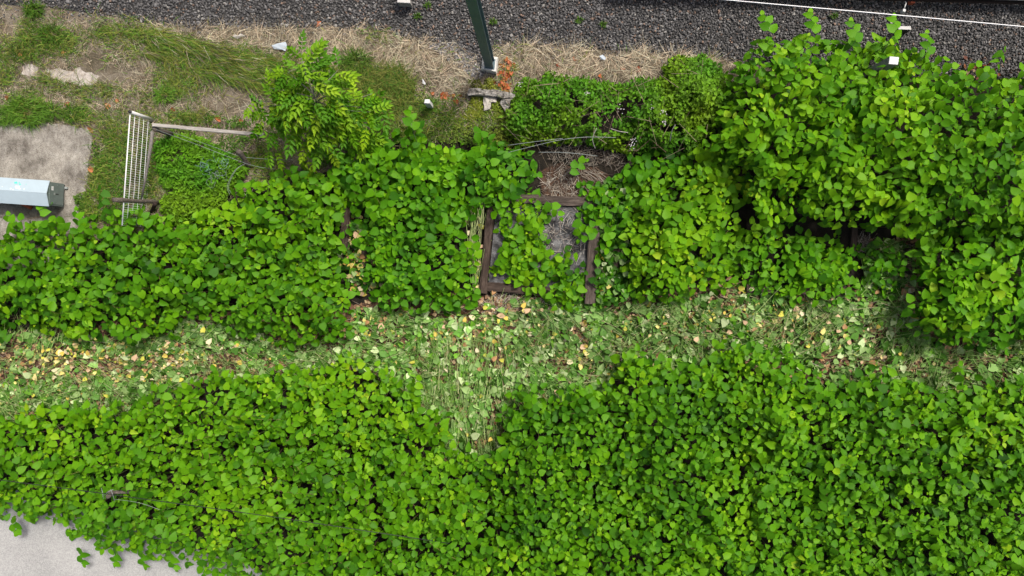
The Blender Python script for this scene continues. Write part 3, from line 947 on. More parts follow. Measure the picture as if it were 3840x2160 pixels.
thicket("low knotweed patch inside the shaded raised bed under the tall thicket", T9, 0.62, spacing=45, arch=0.25, size=0.2, tone=0.5, fill=0.8, single=180, edge=90)

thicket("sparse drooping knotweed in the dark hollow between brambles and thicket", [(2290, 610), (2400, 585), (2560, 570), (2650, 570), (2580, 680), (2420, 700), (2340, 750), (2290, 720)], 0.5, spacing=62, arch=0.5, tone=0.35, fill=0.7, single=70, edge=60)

thicket("loose knotweed spilling over the upper right corner of the straw bed", [(2170, 700), (2290, 690), (2340, 760), (2330, 900), (2280, 960), (2245, 870), (2200, 850), (2180, 780)], 0.55, spacing=50, arch=0.4, size=0.19, tone=0.38, fill=0.7, single=60, edge=60)
thicket("low regrowth sprouting in the cut strip beside the right-edge thicket", [(2700, 1230), (2790, 1190), (2860, 1250), (2850, 1330), (2760, 1340), (2700, 1300)], 0.3, spacing=60, arch=0.4, size=0.19, tone=0.4, fill=0.4, single=30, edge=60)

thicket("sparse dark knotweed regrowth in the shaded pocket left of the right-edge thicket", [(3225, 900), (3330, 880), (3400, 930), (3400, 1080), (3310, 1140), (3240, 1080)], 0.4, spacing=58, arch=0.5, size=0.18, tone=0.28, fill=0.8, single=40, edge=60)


def sprig(u, v, z, yaw, n, size, label, tone=0.5, group=None):
    """a single shoot reaching out of a thicket: stem and alternate leaves"""
    base = P(u, v, z)
    t = empty("knotweed_shoot", (base[0], base[1], 0), label, "knotweed shoot", group)
    d = np.array([math.cos(yaw), math.sin(yaw), 0])
    pts = []
    for k in range(n):
        p = base+d*(0.10*k)+np.array([0, 0, -0.012*k*k+0.02*k])
        pts.append(p)
        side = 1 if k % 2 else -1
        f = np.interp(k, [0, n-2, n-1], [1.0, 0.8, 0.5])
        R = rot_frames(np.array([yaw+side*(0.95 if k < n-1 else 0.2)]), np.array([-0.2+RNG.normal(0, 0.12)]), np.array([RNG.normal(0, 0.2)]))[0]
        leaf_object("leaf", leaf_mesh(int(RNG.integers(0, 6)), int(np.clip(round((tone+RNG.normal(0, 0.1)+(0.15 if k == n-1 else 0))*5), 0, 5))), t, p, R, size*f*RNG.uniform(0.9, 1.1))
    foot = np.array([base[0]-d[0]*0.5, base[1]-d[1]*0.5, 0.05])
    vs, fs = tube([foot]+[p-[0, 0, 0.012] for p in pts], [0.007]+[0.004]*n, 5)
    mk("stem", vs, fs, M['pole'], t, True)
    return t


SH = [(440, 2065, 0.55, -1.9, "knotweed shoot over the road between the far one and the middle one"), (760, 2125, 0.55, -1.3, "knotweed shoot hanging over the road near the bottom edge"), (820, 2140, 0.6, -1.6, "lowest knotweed shoot at the road's tip on the bottom edge"), (60, 1945, 0.6, -1.8, "knotweed shoot over the road near the frame's left side"),
      (470, 870, 0.75, 1.4, "knotweed shoot over the lower end of the mesh fence"), (545, 850, 0.7, 1.8, "knotweed shoot just below the tall leaning post"), (150, 800, 0.55, 1.2, "knotweed shoot standing over the concrete pad below the cabinet"), (60, 860, 0.5, 2.2, "knotweed shoot on the pad near the frame's left side"),
      (305, 850, 0.5, 2.0, "knotweed shoot over the pad's right edge below the low bush"), (3048, 118, 1.5, 1.6, "tall knotweed shoot topmost above the ballast"),
      (2890, 120, 1.4, 1.9, "knotweed shoot at the left corner of the tall thicket over ballast"), (3210, 150, 1.4, 1.7, "knotweed shoot over ballast, second from the pale plinth"),
      (3355, 135, 1.4, 1.5, "knotweed shoot just below the pale plinth in the ballast"), (3480, 195, 1.3, 1.5, "rightmost knotweed shoot reaching over the open ballast"),
      (305, 2060, 0.6, -1.6, "knotweed shoot hanging far out over the pale road"), (535, 2070, 0.6, -1.6, "knotweed shoot hanging over the road, middle of three"),
      (640, 2080, 0.6, -1.4, "knotweed shoot hanging over the road, right one of three"), (1545, 480, 0.9, 1.7, "upright knotweed shoot below the white marker post"),
      (1410, 485, 0.8, 1.9, "small knotweed shoot at the top of the round thicket by the sapling"), (2060, 760, 0.55, -0.9, "knotweed shoot lying over the bed's upper timber"),
      (2180, 830, 0.45, -1.7, "cut knotweed shoot beside the straw patch"), (2140, 640, 0.35, 0.6, "short knotweed shoot on the brown mulch above the bed")]
for (a, c, zz, yw, lab) in SH:
    sprig(a, c, zz, yw, 5, 0.225, lab)

# ------------------------------------------------------------------ cut and wilted knotweed on the strip
PALE = np.array([(0.29, 0.43, 0.15), (0.19, 0.34, 0.085), (0.10, 0.24, 0.035), (0.05, 0.14, 0.012), (0.47, 0.58, 0.29), (0.13, 0.31, 0.02)])
TAN = np.array([(0.78, 0.66, 0.28), (0.74, 0.55, 0.11), (0.66, 0.46, 0.28), (0.82, 0.73, 0.46), (0.45, 0.25, 0.11), (0.66, 0.64, 0.10), (0.80, 0.70, 0.22)])
LIT = OP([(-170, 850), (0, 835), (200, 840), (300, 850), (440, 830), (490, 790), (600, 830), (720, 860), (880, 850), (900, 780), (1000, 780), (1180, 780), (1290, 750), (1480, 770), (1650, 760), (1850, 715), (2000, 735), (2170, 740),
          (2180, 620), (2250, 600), (2310, 640), (2310, 830), (2380, 880), (2576, 850), (2740, 860), (2740, 985), (2500, 985), (2400, 1010), (2280, 975), (2170, 968), (2050, 960), (1980, 900), (1850, 890), (1700, 940),
          (1560, 930), (1500, 1010), (1420, 1005), (1300, 1000), (1275, 1100), (1230, 1175), (1120, 1155), (1100, 1050), (1000, 1000), (880, 915), (760, 945), (620, 955), (540, 950), (430, 990), (330, 1030), (120, 1050), (-170, 1080)])
b = Buf()
u, v = scatter(LIT, 18000)
dens = np.ones(len(u))
brown = field([(180, 1360, 150, 40), (420, 1370, 130, 30), (800, 1340, 90, 40), (860, 1390, 60, 30), (1660, 1180, 60, 40), (1850, 1160, 120, 35), (1710, 1330, 30, 60), (2200, 1360, 50, 50), (2750, 1080, 150, 30), (3000, 1110, 180, 25), (3420, 1090, 50, 110), (1650, 1560, 20, 60), (3250, 1370, 50, 30)], u, v)
keep = RNG.random(len(u)) < np.clip(0.98-0.85*brown-1.6*np.clip(0.46-fbm(N1, u, v, 75), 0, 1)*3, 0.08, 1)
u, v = u[keep], v[keep]; n = len(u)
z = 0.02+0.16*fbm(N2, u, v, 80)*RNG.random(n)+RNG.uniform(0, 0.03, n)
patch = (0.78+0.62*np.clip(fbm(N3, u+300, v, 210)*1.6-0.3, 0, 1))[:, None]
pal = patch*PALE[RNG.choice(6, n, p=[0.17, 0.22, 0.25, 0.17, 0.08, 0.11])]*RNG.uniform(0.75, 1.25, (n, 1))
R = rot_frames(RNG.uniform(0, 6.28, n), RNG.normal(0, 0.4, n), RNG.normal(0, 0.65, n))
yel = RNG.random(n) < np.clip(0.03+0.34*field([(160, 1350, 300, 75), (200, 1360, 260, 60), (560, 1350, 280, 65), (1850, 1180, 130, 50), (1800, 1280, 200, 60), (2800, 1220, 450, 80), (1420, 1230, 120, 40)], u, v), 0, 0.55)
pal[yel] = TAN[RNG.integers(0, 7, yel.sum())]*RNG.uniform(0.8, 1.1, (yel.sum(), 1))
add_leaves(b, PV(u, v, z), R, (0.05+0.17*RNG.random(n)**1.5)*np.where(yel, 0.62, 1), pal, RNG.integers(0, 8, n))
# dark leaves lying between the timber bed and the thicket on its right, and below bed edges
u, v = scatter(OP([(1490, 470), (1560, 440), (1590, 520), (1580, 640), (1600, 760), (1490, 770), (1500, 640), (1510, 560)]), 800)
n = len(u)
add_leaves(b, PV(u, v, RNG.uniform(0.02, 0.35, n)), rot_frames(RNG.uniform(0, 6.28, n), RNG.normal(-0.1, 0.5, n), RNG.normal(0, 0.6, n)), RNG.uniform(0.08, 0.19, n), np.where(RNG.random((n, 1)) < 0.72, tone_col(RNG.uniform(0.0, 0.6, n)), PALE[RNG.choice(6, n)]*0.8), RNG.integers(0, 8, n))
u, v = scatter([(1275, 770), (1335, 770), (1400, 900), (1430, 1080), (1330, 1120), (1270, 1000)], 420)
n = len(u)
add_leaves(b, PV(u, v, RNG.uniform(0.02, 0.2, n)), rot_frames(RNG.uniform(0, 6.28, n), RNG.normal(-0.1, 0.4, n), RNG.normal(0, 0.5, n)), RNG.uniform(0.07, 0.17, n), np.where(RNG.random((n, 1)) < 0.5, tone_col(RNG.uniform(0.0, 0.6, n)), np.where(RNG.random((n, 1)) < 0.5, TAN[RNG.integers(0, 7, n)]*0.6, PALE[RNG.choice(6, n)]*0.8)), RNG.integers(0, 8, n))
# small brown and tan leaf scraps
u, v = scatter(STRIP, 7000)
n = len(u)
add_leaves(b, PV(u, v, 0.015+RNG.uniform(0, 0.02, n)), rot_frames(RNG.uniform(0, 6.28, n), RNG.normal(0, 0.25, n), RNG.normal(0, 0.4, n)), RNG.uniform(0.06, 0.13, n),
           np.array([(0.30, 0.17, 0.09), (0.45, 0.27, 0.14), (0.17, 0.09, 0.05), (0.55, 0.40, 0.22)])[RNG.integers(0, 4, n)]*RNG.uniform(0.7, 1.2, (n, 1)), RNG.integers(0, 8, n))
tag(b.obj("cut_leaves", M['litter']), "wilted pale green cut knotweed leaves strewn along the strip", "leaf litter", kind='stuff')

b = Buf()
u, v = scatter(LIT, 4200)
n = len(u)
yaw = 1.2*(fbm(N3, u, v, 160)-0.5)*4+RNG.normal(0, 0.5, n)
m = (u > 1600) & (u < 1900) & (v > 1300); yaw[m] = 1.5+RNG.normal(0, 0.25, m.sum())
ln = RNG.uniform(0.15, 0.75, n)
p = PV(u, v, 0.05+0.14*RNG.random(n)); q = p+np.stack([np.cos(yaw)*ln, np.sin(yaw)*ln, RNG.normal(0, 0.04, n)], -1)
q[:, 2] = np.maximum(q[:, 2], 0.02)
three_sided(b, p, q, RNG.uniform(0.004, 0.008, n), RNG.uniform(0.003, 0.005, n), np.array([(0.24, 0.36, 0.10), (0.36, 0.48, 0.17), (0.50, 0.47, 0.25), (0.15, 0.28, 0.05)])[RNG.choice(4, n, p=[0.38, 0.22, 0.1, 0.3])]*RNG.uniform(0.8, 1.2, (n, 1)))
u, v = scatter([(1745, 740), (1830, 740), (1800, 1050), (1775, 1120), (1750, 1000)], 90)
n = len(u); yaw = 1.5+RNG.normal(0, 0.12, n); ln = RNG.uniform(0.4, 1.1, n)
p = PV(u, v, 0.1+0.15*RNG.random(n)); q = p+np.stack([np.cos(yaw)*ln, np.sin(yaw)*ln, RNG.normal(0, 0.04, n)], -1); q[:, 2] = np.maximum(q[:, 2], 0.02)
three_sided(b, p, q, RNG.uniform(0.006, 0.010, n), RNG.uniform(0.004, 0.007, n), np.array([(0.22, 0.30, 0.10), (0.36, 0.40, 0.18)])[RNG.integers(0, 2, n)])
tag(b.obj("cut_stems", M['stem']), "thin green and straw coloured knotweed stems lying among the cut leaves", "stems", kind='stuff')

# yellow leaves one can pick out
def fallen(u, v, zmax, size, pal, name, label, cat, group, tilt=0.3):
    for a, c in zip(u, v):
        R = rot_frames(np.array([RNG.uniform(0, 6.28)]), RNG.normal(0, tilt, 1), RNG.normal(0, tilt, 1))[0]
        o = leaf_object(name, leaf_mesh(int(RNG.integers(0, 8)), int(RNG.integers(0, len(pal))), 'yellow_leaf' if pal is TAN else 'litter', pal), None, P(a, c, zmax*RNG.uniform(0.6, 1)), R, RNG.uniform(*size))
        tag(o, label, cat, group)


YC = [(190, 1330, 150, 45), (420, 1380, 200, 50), (700, 1330, 120, 50), (60, 1440, 70, 50), (1400, 1230, 90, 35), (1850, 1170, 110, 40), (1850, 1310, 110, 60), (2200, 1350, 60, 50), (2750, 1080, 110, 25), (2900, 1230, 300, 60), (3300, 1320, 200, 60), (3420, 1110, 40, 90), (1790, 1600, 70, 120)]
yu, yv = [], []
for (a, c, ra, rb), k in zip(YC, (24, 22, 15, 9, 11, 14, 10, 8, 16, 22, 12, 14, 4)):
    yu.append(RNG.normal(a, ra*0.6, k)); yv.append(RNG.normal(c, rb*0.6, k))
yu, yv = np.concatenate(yu), np.concatenate(yv)
m = inside(LIT, yu, yv) & (yu > 5) & (yu < 3835)
fallen(yu[m], yv[m], 0.19, (0.06, 0.16), TAN, "fallen_leaf", "single yellow or tan dead leaf lying on the cut strip", "leaf", "yellow leaves fallen on the cut strip")
yu = np.concatenate([RNG.normal(1325, 22, 16), RNG.normal(1775, 18, 16), RNG.uniform(2240, 2275, 16), RNG.normal(1850, 25, 6)])
yv = np.concatenate([RNG.uniform(830, 1040, 16), RNG.uniform(760, 1080, 16), RNG.uniform(880, 1130, 16), RNG.normal(1080, 10, 6)])
fallen(yu, yv, 0.16, (0.09, 0.17), TAN, "fallen_leaf", "single yellow or tan dead leaf beside the raised bed timbers", "leaf", "yellow leaves beside the raised beds")
RUST = np.array([(0.36, 0.09, 0.03), (0.47, 0.14, 0.05), (0.28, 0.065, 0.025), (0.52, 0.20, 0.08)])
k = 70
ru = RNG.normal(1893, 13, k); rv = RNG.uniform(222, 345, k); ru += (rv-280)*-0.08
fallen(ru, rv, 0.07, (0.06, 0.12), RUST, "dry_leaf", "rust coloured dry leaf in the heap beside the mast footing", "leaf", "rust coloured leaves heaped beside the mast footing", 0.5)
k = 14
fallen(RNG.normal(1672, 18, k), RNG.normal(360, 7, k), 0.06, (0.06, 0.11), RUST, "dry_leaf", "rust coloured dry leaf in the small heap near the white marker post", "leaf", "rust coloured leaves near the marker post", 0.5)
RS = np.array([(245, 195), (78, 212), (66, 188), (22, 370), (262, 390), (412, 403), (640, 408), (350, 490), (905, 448), (815, 437), (440, 372), (1720, 385), (335, 785), (1185, 95), (2255, 285), (2330, 262), (2400, 255), (2100, 245), (2150, 225), (350, 640)])
RL = ["below the dark tuft above the sand patches", "left of the sand, lower of two", "left of the sand, upper of two", "above the pad at the frame's left side", "just above the large grass tuft", "on bare soil left of the fence post",
      "on the verge above the bleached rail", "on the upper right corner of the concrete pad", "left of the sapling, nearer the rail", "near the rail, left of the sapling", "above the fence post in bare soil", "left of the pitted rubble",
      "at the low bush beside the pad", "at the ballast edge above the sapling", "in straw above the brambles, lowest one", "in straw above the brambles, right pair, left one", "in straw above the brambles, rightmost", "in straw near the rust heap",
      "in straw right of the mast, upper one", "on the pad's right edge above the cabinet"]
for (a_, c_), w_ in zip(RS, RL):
    fallen([a_], [c_], 0.05, (0.10, 0.17), RUST, "dry_leaf", "rust coloured dry leaf "+w_, "leaf", "rust coloured leaves scattered on the verge", 0.35)
k = 46
fallen(RNG.normal(3670, 42, k), RNG.normal(262, 20, k), 0.12, (0.05, 0.10), np.concatenate([RUST*0.42, [(0.34, 0.25, 0.14)]]), "dry_leaf", "brown dry leaf in the heap on the ballast edge at the far right", "leaf", "brown leaves heaped on the ballast at the right", 0.5)

# ------------------------------------------------------------------ brambles, nettles, low green cover
def small_leaves(buf, poly, n, size, zf, tone_mid, hue=(1, 1, 1), sp=0.3, thr=0.0, ns=70, narrow=None, tilt=0.45):
    u, v = scatter(poly, n)
    keep = fbm(N2, u, v, ns) > thr+RNG.normal(0, 0.05, n)
    u, v = u[keep], v[keep]; n = len(u)
    d = edge_dist(poly, u, v)
    z = zf(u, v, d)
    c = np.array(tone_mid)*np.array(hue)*(1+RNG.uniform(-sp, sp, (n, 1)))
    yel = np.clip((fbm(N3, u, v, 110)-0.5)*2.2, -0.5, 0.9)[:, None]
    c = c*(1+yel*np.array([0.75, 0.25, 0.2]))
    R = rot_frames(RNG.uniform(0, 6.28, n), RNG.normal(-0.1, tilt, n), RNG.normal(0, tilt, n))
    s = RNG.uniform(0.75, 1.25, n)*size
    # a plain folded diamond of 5 points is enough for leaves of this size
    tv = np.array([(0, 0, 0), (-0.33, 0.38, 0.06), (0, 0.45, -0.02), (0.33, 0.38, 0.06), (0, 1, -0.12)]) if narrow is None else np.array([(0, 0, 0), (-narrow, 0.32, 0.04), (0, 0.4, -0.03), (narrow, 0.32, 0.04), (0, 1, -0.16)])
    vs = np.einsum('nij,kj->nki', R, tv)*s[:, None, None]+PV(u, v, z)[:, None, :]
    buf.add(vs, c, tris=[(0, 2, 1), (0, 3, 2), (1, 2, 4), (2, 3, 4)])


BR = [(1925, 345), (1965, 290), (2050, 270), (2160, 288), (2270, 305), (2340, 318), (2400, 292), (2480, 300), (2505, 228), (2560, 212), (2640, 210), (2700, 250), (2720, 330), (2690, 430), (2650, 520), (2600, 565), (2500, 590), (2450, 560),
      (2350, 575), (2290, 560), (2200, 545), (2080, 540), (1960, 545), (1890, 500), (1880, 430), (1910, 390)]
t = empty("bramble_bush", P(2300, 420, 0), "dense small-leaved bramble bush below the ballast, beside the tall knotweed", "bramble")
b = Buf()
bz = lambda u, v, d: np.clip(0.25+0.75*np.minimum(d/90, 1)*(0.3+1.1*fbm(N1, u, v, 90))-RNG.uniform(0, 0.35, len(u)), 0.05, 1.3)
small_leaves(b, BR, 12500, 0.085, bz, (0.095, 0.215, 0.008), sp=0.5, thr=0.37, ns=48)
small_leaves(b, [(2490, 250), (2530, 212), (2580, 222), (2640, 205), (2690, 250), (2740, 300), (2770, 400), (2700, 440), (2690, 500), (2600, 470), (2560, 390), (2500, 360)], 2300, 0.095, lambda u, v, d: np.clip(0.2+0.9*np.minimum(d/90, 1)*(0.3+1.1*fbm(N2, u, v, 60))-RNG.uniform(0, 0.45, len(u)), 0.08, 1.3), (0.105, 0.235, 0.010), sp=0.4, thr=0.33, ns=40)
b.obj("leaves", M['weed'], t, smooth=False)["kind"] = "stuff"
b = Buf()
u, v = scatter(BR, 130); n = len(u)
p = PV(u, v, RNG.uniform(0.3, 0.95, n)); yaw = RNG.uniform(0, 6.28, n); ln = RNG.uniform(0.2, 0.7, n)
q = p+np.stack([np.cos(yaw)*ln, np.sin(yaw)*ln, RNG.normal(-0.1, 0.2, n)], -1); q[:, 2] = np.maximum(q[:, 2], 0.05)
three_sided(b, p, q, np.full(n, 0.006), np.full(n, 0.004), np.array([(0.30, 0.24, 0.16), (0.14, 0.09, 0.06)])[RNG.integers(0, 2, n)])
b.obj("twigs", M['stem'], t)["kind"] = "stuff"
b = Buf()
u = np.concatenate([RNG.normal(a, 7, 9) for a, c in ((2375, 525), (2440, 400), (2490, 420), (2370, 545), (2490, 455), (2330, 410), (1945, 315), (2205, 350))])
v = np.concatenate([RNG.normal(c, 7, 9) for a, c in ((2375, 525), (2440, 400), (2490, 420), (2370, 545), (2490, 455), (2330, 410), (1945, 315), (2205, 350))])
n = len(u)
R = rot_frames(RNG.uniform(0, 6.28, n), RNG.normal(0.2, 0.4, n), RNG.normal(0, 0.4, n))
tv = np.array([(0, 0, 0), (-0.4, 0.4, 0.1), (0, 0.5, 0), (0.4, 0.4, 0.1), (0, 1, 0)])
b.add(np.einsum('nij,kj->nki', R, tv)*0.03+PV(u, v, 0.95+0*u)[:, None, :], np.tile([[0.58, 0.54, 0.56]], (n, 1)), tris=[(0, 2, 1), (0, 3, 2), (1, 2, 4), (2, 3, 4)])
b.obj("blossoms", M['weed'], t, smooth=False)["kind"] = "stuff"

NE = [(580, 540), (680, 505), (760, 520), (850, 570), (930, 640), (880, 690), (850, 740), (800, 800), (760, 845), (690, 850), (640, 840), (600, 780), (620, 700), (585, 640)]
t = empty("nettle_patch", P(740, 680, 0), "low dense bright green weed patch behind the white mesh fence", "weeds")
b = Buf()
small_leaves(b, NE, 6200, 0.115, lambda u, v, d: np.clip(0.12+0.32*np.minimum(d/70, 1)*(0.4+fbm(N1, u, v, 60))+RNG.normal(0, 0.05, len(u)), 0.04, 0.7), (0.085, 0.22, 0.008), sp=0.4, thr=0.30, ns=45, narrow=0.2, tilt=0.4)
b.obj("leaves", M['weed'], t, smooth=False)["kind"] = "stuff"

b = Buf()
lz = lambda u, v, d: 0.03+0.12*fbm(N1, u, v, 40)*RNG.random(len(u))
for poly, n, thr, col in (([(345, 500), (490, 470), (480, 820), (330, 830), (300, 790), (350, 640)], 3000, 0.36, (0.11, 0.19, 0.02)),
                          ([(560, 460), (980, 520), (1000, 640), (880, 600), (700, 510), (590, 560), (540, 760), (500, 760)], 2600, 0.42, (0.075, 0.15, 0.018)),
                          ([(1480, 420), (1620, 430), (1760, 400), (1890, 420), (1980, 520), (1980, 560), (1700, 540), (1500, 520), (1250, 620), (1150, 640), (1200, 560), (1400, 480)], 5200, 0.38, (0.10, 0.165, 0.02)),
                          ([(1760, 300), (1850, 295), (1870, 340), (1760, 345)], 600, 0.3, (0.13, 0.17, 0.02)),
                          ([(1770, 360), (1815, 350), (1812, 440), (1740, 450)], 900, 0.2, (0.14, 0.20, 0.02)), ([(1845, 385), (1900, 380), (1930, 450), (1850, 450)], 800, 0.2, (0.13, 0.20, 0.02)),
                          ([(275, 740), (320, 720), (345, 790), (300, 800)], 500, 0.1, (0.09, 0.16, 0.02)), ([(620, 420), (900, 440), (980, 480), (800, 480), (640, 460)], 700, 0.4, (0.09, 0.16, 0.02))):
    small_leaves(b, poly, n, 0.055, lz, col, sp=0.4, thr=thr, ns=50)
tag(b.obj("ground_cover", M['weed'], smooth=False), "low small-leaved green ground cover round the concrete pieces and fence", "ground cover", kind='stuff')

# straw bits on mulch, bed sheet and dark soil
b = Buf()
for poly, n, z0, br in ((MULCH, 520, 0.02, 0.85), ([(2000, 770), (2190, 780), (2200, 950), (2030, 960)], 170, 0.165, np.array([0.95, 1.0, 1.08])), ([(1840, 1100), (2060, 1120), (2060, 1190), (1800, 1180)], 300, 0.02, 1.0),
                        ([(3205, 900), (3260, 905), (3260, 940), (3205, 935)], 160, 0.03, 0.8), ([(2060, 530), (2330, 540), (2350, 620), (2060, 620)], 380, 0.05, 0.55), (STRIP, 1300, 0.03, 0.8)):
    u, v = scatter(poly, n)
    yaw = RNG.uniform(0, 6.28, n); ln = RNG.uniform(0.05, 0.32, n)
    if poly is MULCH: yaw = np.where(u > 2180, -0.6+RNG.normal(0, 0.25, n), yaw)
    p = PV(u, v, z0+0.03*RNG.random(n)); q = p+np.stack([np.cos(yaw)*ln, np.sin(yaw)*ln, RNG.normal(0, 0.012, n)], -1)
    three_sided(b, p, q, RNG.uniform(0.003, 0.008, n), RNG.uniform(0.003, 0.006, n), np.array([(0.46, 0.40, 0.32), (0.28, 0.225, 0.175), (0.60, 0.55, 0.47), (0.14, 0.105, 0.085)])[RNG.integers(0, 4, n)]*br)
tag(b.obj("straw_litter", M['stem']), "pale straw and twig scraps on the mulch, bed sheet and strip", "straw", kind='stuff')

# ------------------------------------------------------------------ ash-like sapling with pinnate leaves
def compound(seed):
    r = np.random.default_rng(seed)
    vs, tr = [], []
    def leaflet(o, yaw, L, w):
        k = len(vs)
        c, s = math.cos(yaw), math.sin(yaw)
        for (x, y, z) in ((0, 0, 0), (-w, 0.42*L, 0.02), (0, 0.45*L, -0.012), (w, 0.42*L, 0.02), (0, L, -0.035)):
            vs.append((o[0]+x*c-y*s, o[1]+x*s+y*c, o[2]+z))
        tr.extend([(k, k+2, k+1), (k, k+3, k+2), (k+1, k+2, k+4), (k+2, k+3, k+4)])
    n = 4
    for i in range(n):
        y = 0.08+0.066*i; z = -1.1*y*y*0.9
        L = 0.115*r.uniform(0.85, 1.1)*np.interp(i, [0, 2, 4], [0.8, 1.0, 0.95])
        for s in (-1, 1): leaflet((0, y, z), s*(-0.95+0.1*i)*1.0+r.normal(0, 0.08), L, 0.027)
    leaflet((0, 0.30, -0.09), r.normal(0, 0.1), 0.13, 0.03)
    k = len(vs)
    vs.extend([(-0.003, 0, 0), (0.003, 0, 0), (0.002, 0.30, -0.09), (-0.002, 0.30, -0.09)])
    tr.extend([(k, k+1, k+2), (k, k+2, k+3)])
    return np.array(vs), tr


COMP = [compound(s) for s in range(4)]
t = empty("sapling", P(1262, 500, 0), "young tree with feathery yellow-green pinnate leaves between fence and verge", "sapling")
foot = np.array(t.location)
leader = P(1165, 330, 2.3)
def lerp(a, c, f): return np.array(a)*(1-f)+np.array(c)*f
tr_pts = [foot, lerp(foot, leader, 0.35)+[0.05, -0.03, 0.05], lerp(foot, leader, 0.7)+[-0.03, 0.02, 0.1], leader]
vs, fs = tube(tr_pts, [0.035, 0.026, 0.017, 0.006], 7); mk("trunk", vs, fs, M['pole'], t, True)
nodesb = []
TIPS = [(1130, 215, 2.4), (1010, 330, 1.9), (1000, 400, 1.6), (1080, 270, 2.1), (1180, 270, 2.2), (1270, 260, 1.9), (1290, 330, 1.7), (1340, 400, 1.3), (1390, 420, 1.0), (1390, 480, 1.0), (1300, 460, 1.2), (1200, 460, 1.5), (1100, 480, 1.3), (1030, 480, 1.2),
        (1010, 560, 0.8), (1110, 580, 0.8), (1220, 540, 1.0), (1180, 390, 1.9), (1090, 390, 1.9), (1400, 350, 0.9), (1150, 510, 1.2), (1430, 390, 0.7), (1360, 530, 0.7), (990, 450, 1.2), (1050, 340, 1.9), (1240, 400, 1.6), (960, 380, 1.4)]
for i, (a, c, zz) in enumerate(TIPS):
    e = P(a, c, zz)
    f = np.clip(0.25+zz/3.4, 0.2, 0.95)
    s = lerp(foot, leader, f)
    mid = lerp(s, e, 0.5)+np.array([0, 0, 0.08])
    vs, fs = tube([s, mid, e], [0.013, 0.009, 0.004], 5); mk("branch", vs, fs, M['pole'], t, True)
    for k in range(10):
        w = RNG.uniform(0.25, 1.05)
        q = (lerp(s, mid, w*2) if w < 0.5 else lerp(mid, e, min(1.0, w*2-1)))+RNG.normal(0, 0.045, 3)
        out = math.atan2(e[1]-foot[1], e[0]-foot[0])
        nodesb.append((q, (e, s), w))
CP = np.array([(0.065, 0.19, 0.006), (0.11, 0.26, 0.008), (0.17, 0.33, 0.010), (0.25, 0.41, 0.014)])
cm = {}
bb = Buf(); single = 0
order = RNG.permutation(len(nodesb))
for j in order:
    q, (e, s), w = nodesb[j]
    d = e-s
    yaw = math.atan2(d[1], d[0])+RNG.choice([-1, 1])*RNG.uniform(0.3, 1.7)
    if RNG.random() < 0.45: yaw = -1.4+RNG.normal(0, 0.6)
    R = rot_frames(np.array([yaw]), np.array([RNG.normal(0.0, 0.3)]), np.array([RNG.normal(0, 0.3)]))[0]
    sz = RNG.uniform(1.0, 1.5)
    cv_ = int(RNG.integers(0, 4)); tn = int(RNG.choice(4, p=[0.32, 0.34, 0.22, 0.12]))
    if single < 210:
        if (cv_, tn) not in cm:
            b1 = Buf(); b1.add(COMP[cv_][0][None], CP[tn][None], tris=COMP[cv_][1]); cm[(cv_, tn)] = b1.mesh("leaf", M['weed'])
        leaf_object("leaf", cm[(cv_, tn)], t, q, R, sz); single += 1
    else:
        bb.add((np.einsum('ij,kj->ki', R, COMP[cv_][0])*sz+q)[None], CP[tn][None]*RNG.uniform(0.85, 1.15), tris=COMP[cv_][1])
bb.obj("leaves", M['weed'], t, smooth=False)["kind"] = "stuff"

# ------------------------------------------------------------------ raised beds of old railway sleepers
def bed_timber(parent, a, c, z_top, w, h, seed, label=None, mat='timber'):
    p = P(*a, z_top); q = P(*c, z_top)
    p[2] = q[2] = z_top-h
    L = np.linalg.norm(q-p)
    vs, fs = beam((0, 0, 0), (L, 0, 0), w, h, 0.018, max(4, int(L/0.22)), 0.017, seed)
    me = bpy.data.meshes.new("sleeper"); me.from_pydata(vs, [], fs); me.materials.append(M[mat])
    o = link("sleeper", me, parent)
    o.location = p-np.array(parent.location)
    o.rotation_euler = (0, 0, math.atan2(q[1]-p[1], q[0]-p[0]))
    if label: o["label"] = label
    return o


t = empty("raised_bed", P(2020, 920, 0), "raised bed framed with old railway sleepers, straw on grey sheet inside", "raised bed")
bed_timber(t, (1862, 742), (2243, 757), 0.24, 0.20, 0.20, 1, "weathered grey-brown top timber", 'bed_timber')
bed_timber(t, (1842, 770), (1810, 1100), 0.22, 0.165, 0.20, 2)
bed_timber(t, (2233, 800), (2213, 1140), 0.26, 0.24, 0.24, 3, "wide cracked timber on the straw side", 'bed_timber')
bed_timber(t, (1826, 1074), (2190, 1104), 0.17, 0.20, 0.16, 4)
sh = PV(np.array([1862, 2212, 2200, 1832]), np.array([762, 778, 1088, 1060]), 0.13)
nx, ny = 14, 12
vs, fs = [], []
for i in range(nx+1):
    for j in range(ny+1):
        a_ = sh[0]*(1-i/nx)+sh[1]*(i/nx); c_ = sh[3]*(1-i/nx)+sh[2]*(i/nx)
        p_ = a_*(1-j/ny)+c_*(j/ny); p_ = p_+np.array([0, 0, 0.03*RNG.random()])
        vs.append(tuple(p_))
for i in range(nx):
    for j in range(ny):
        k = i*(ny+1)+j; fs.append((k, k+1, k+ny+2, k+ny+1))
mk("weed_sheet", vs, fs, M['fabric'], t, True)

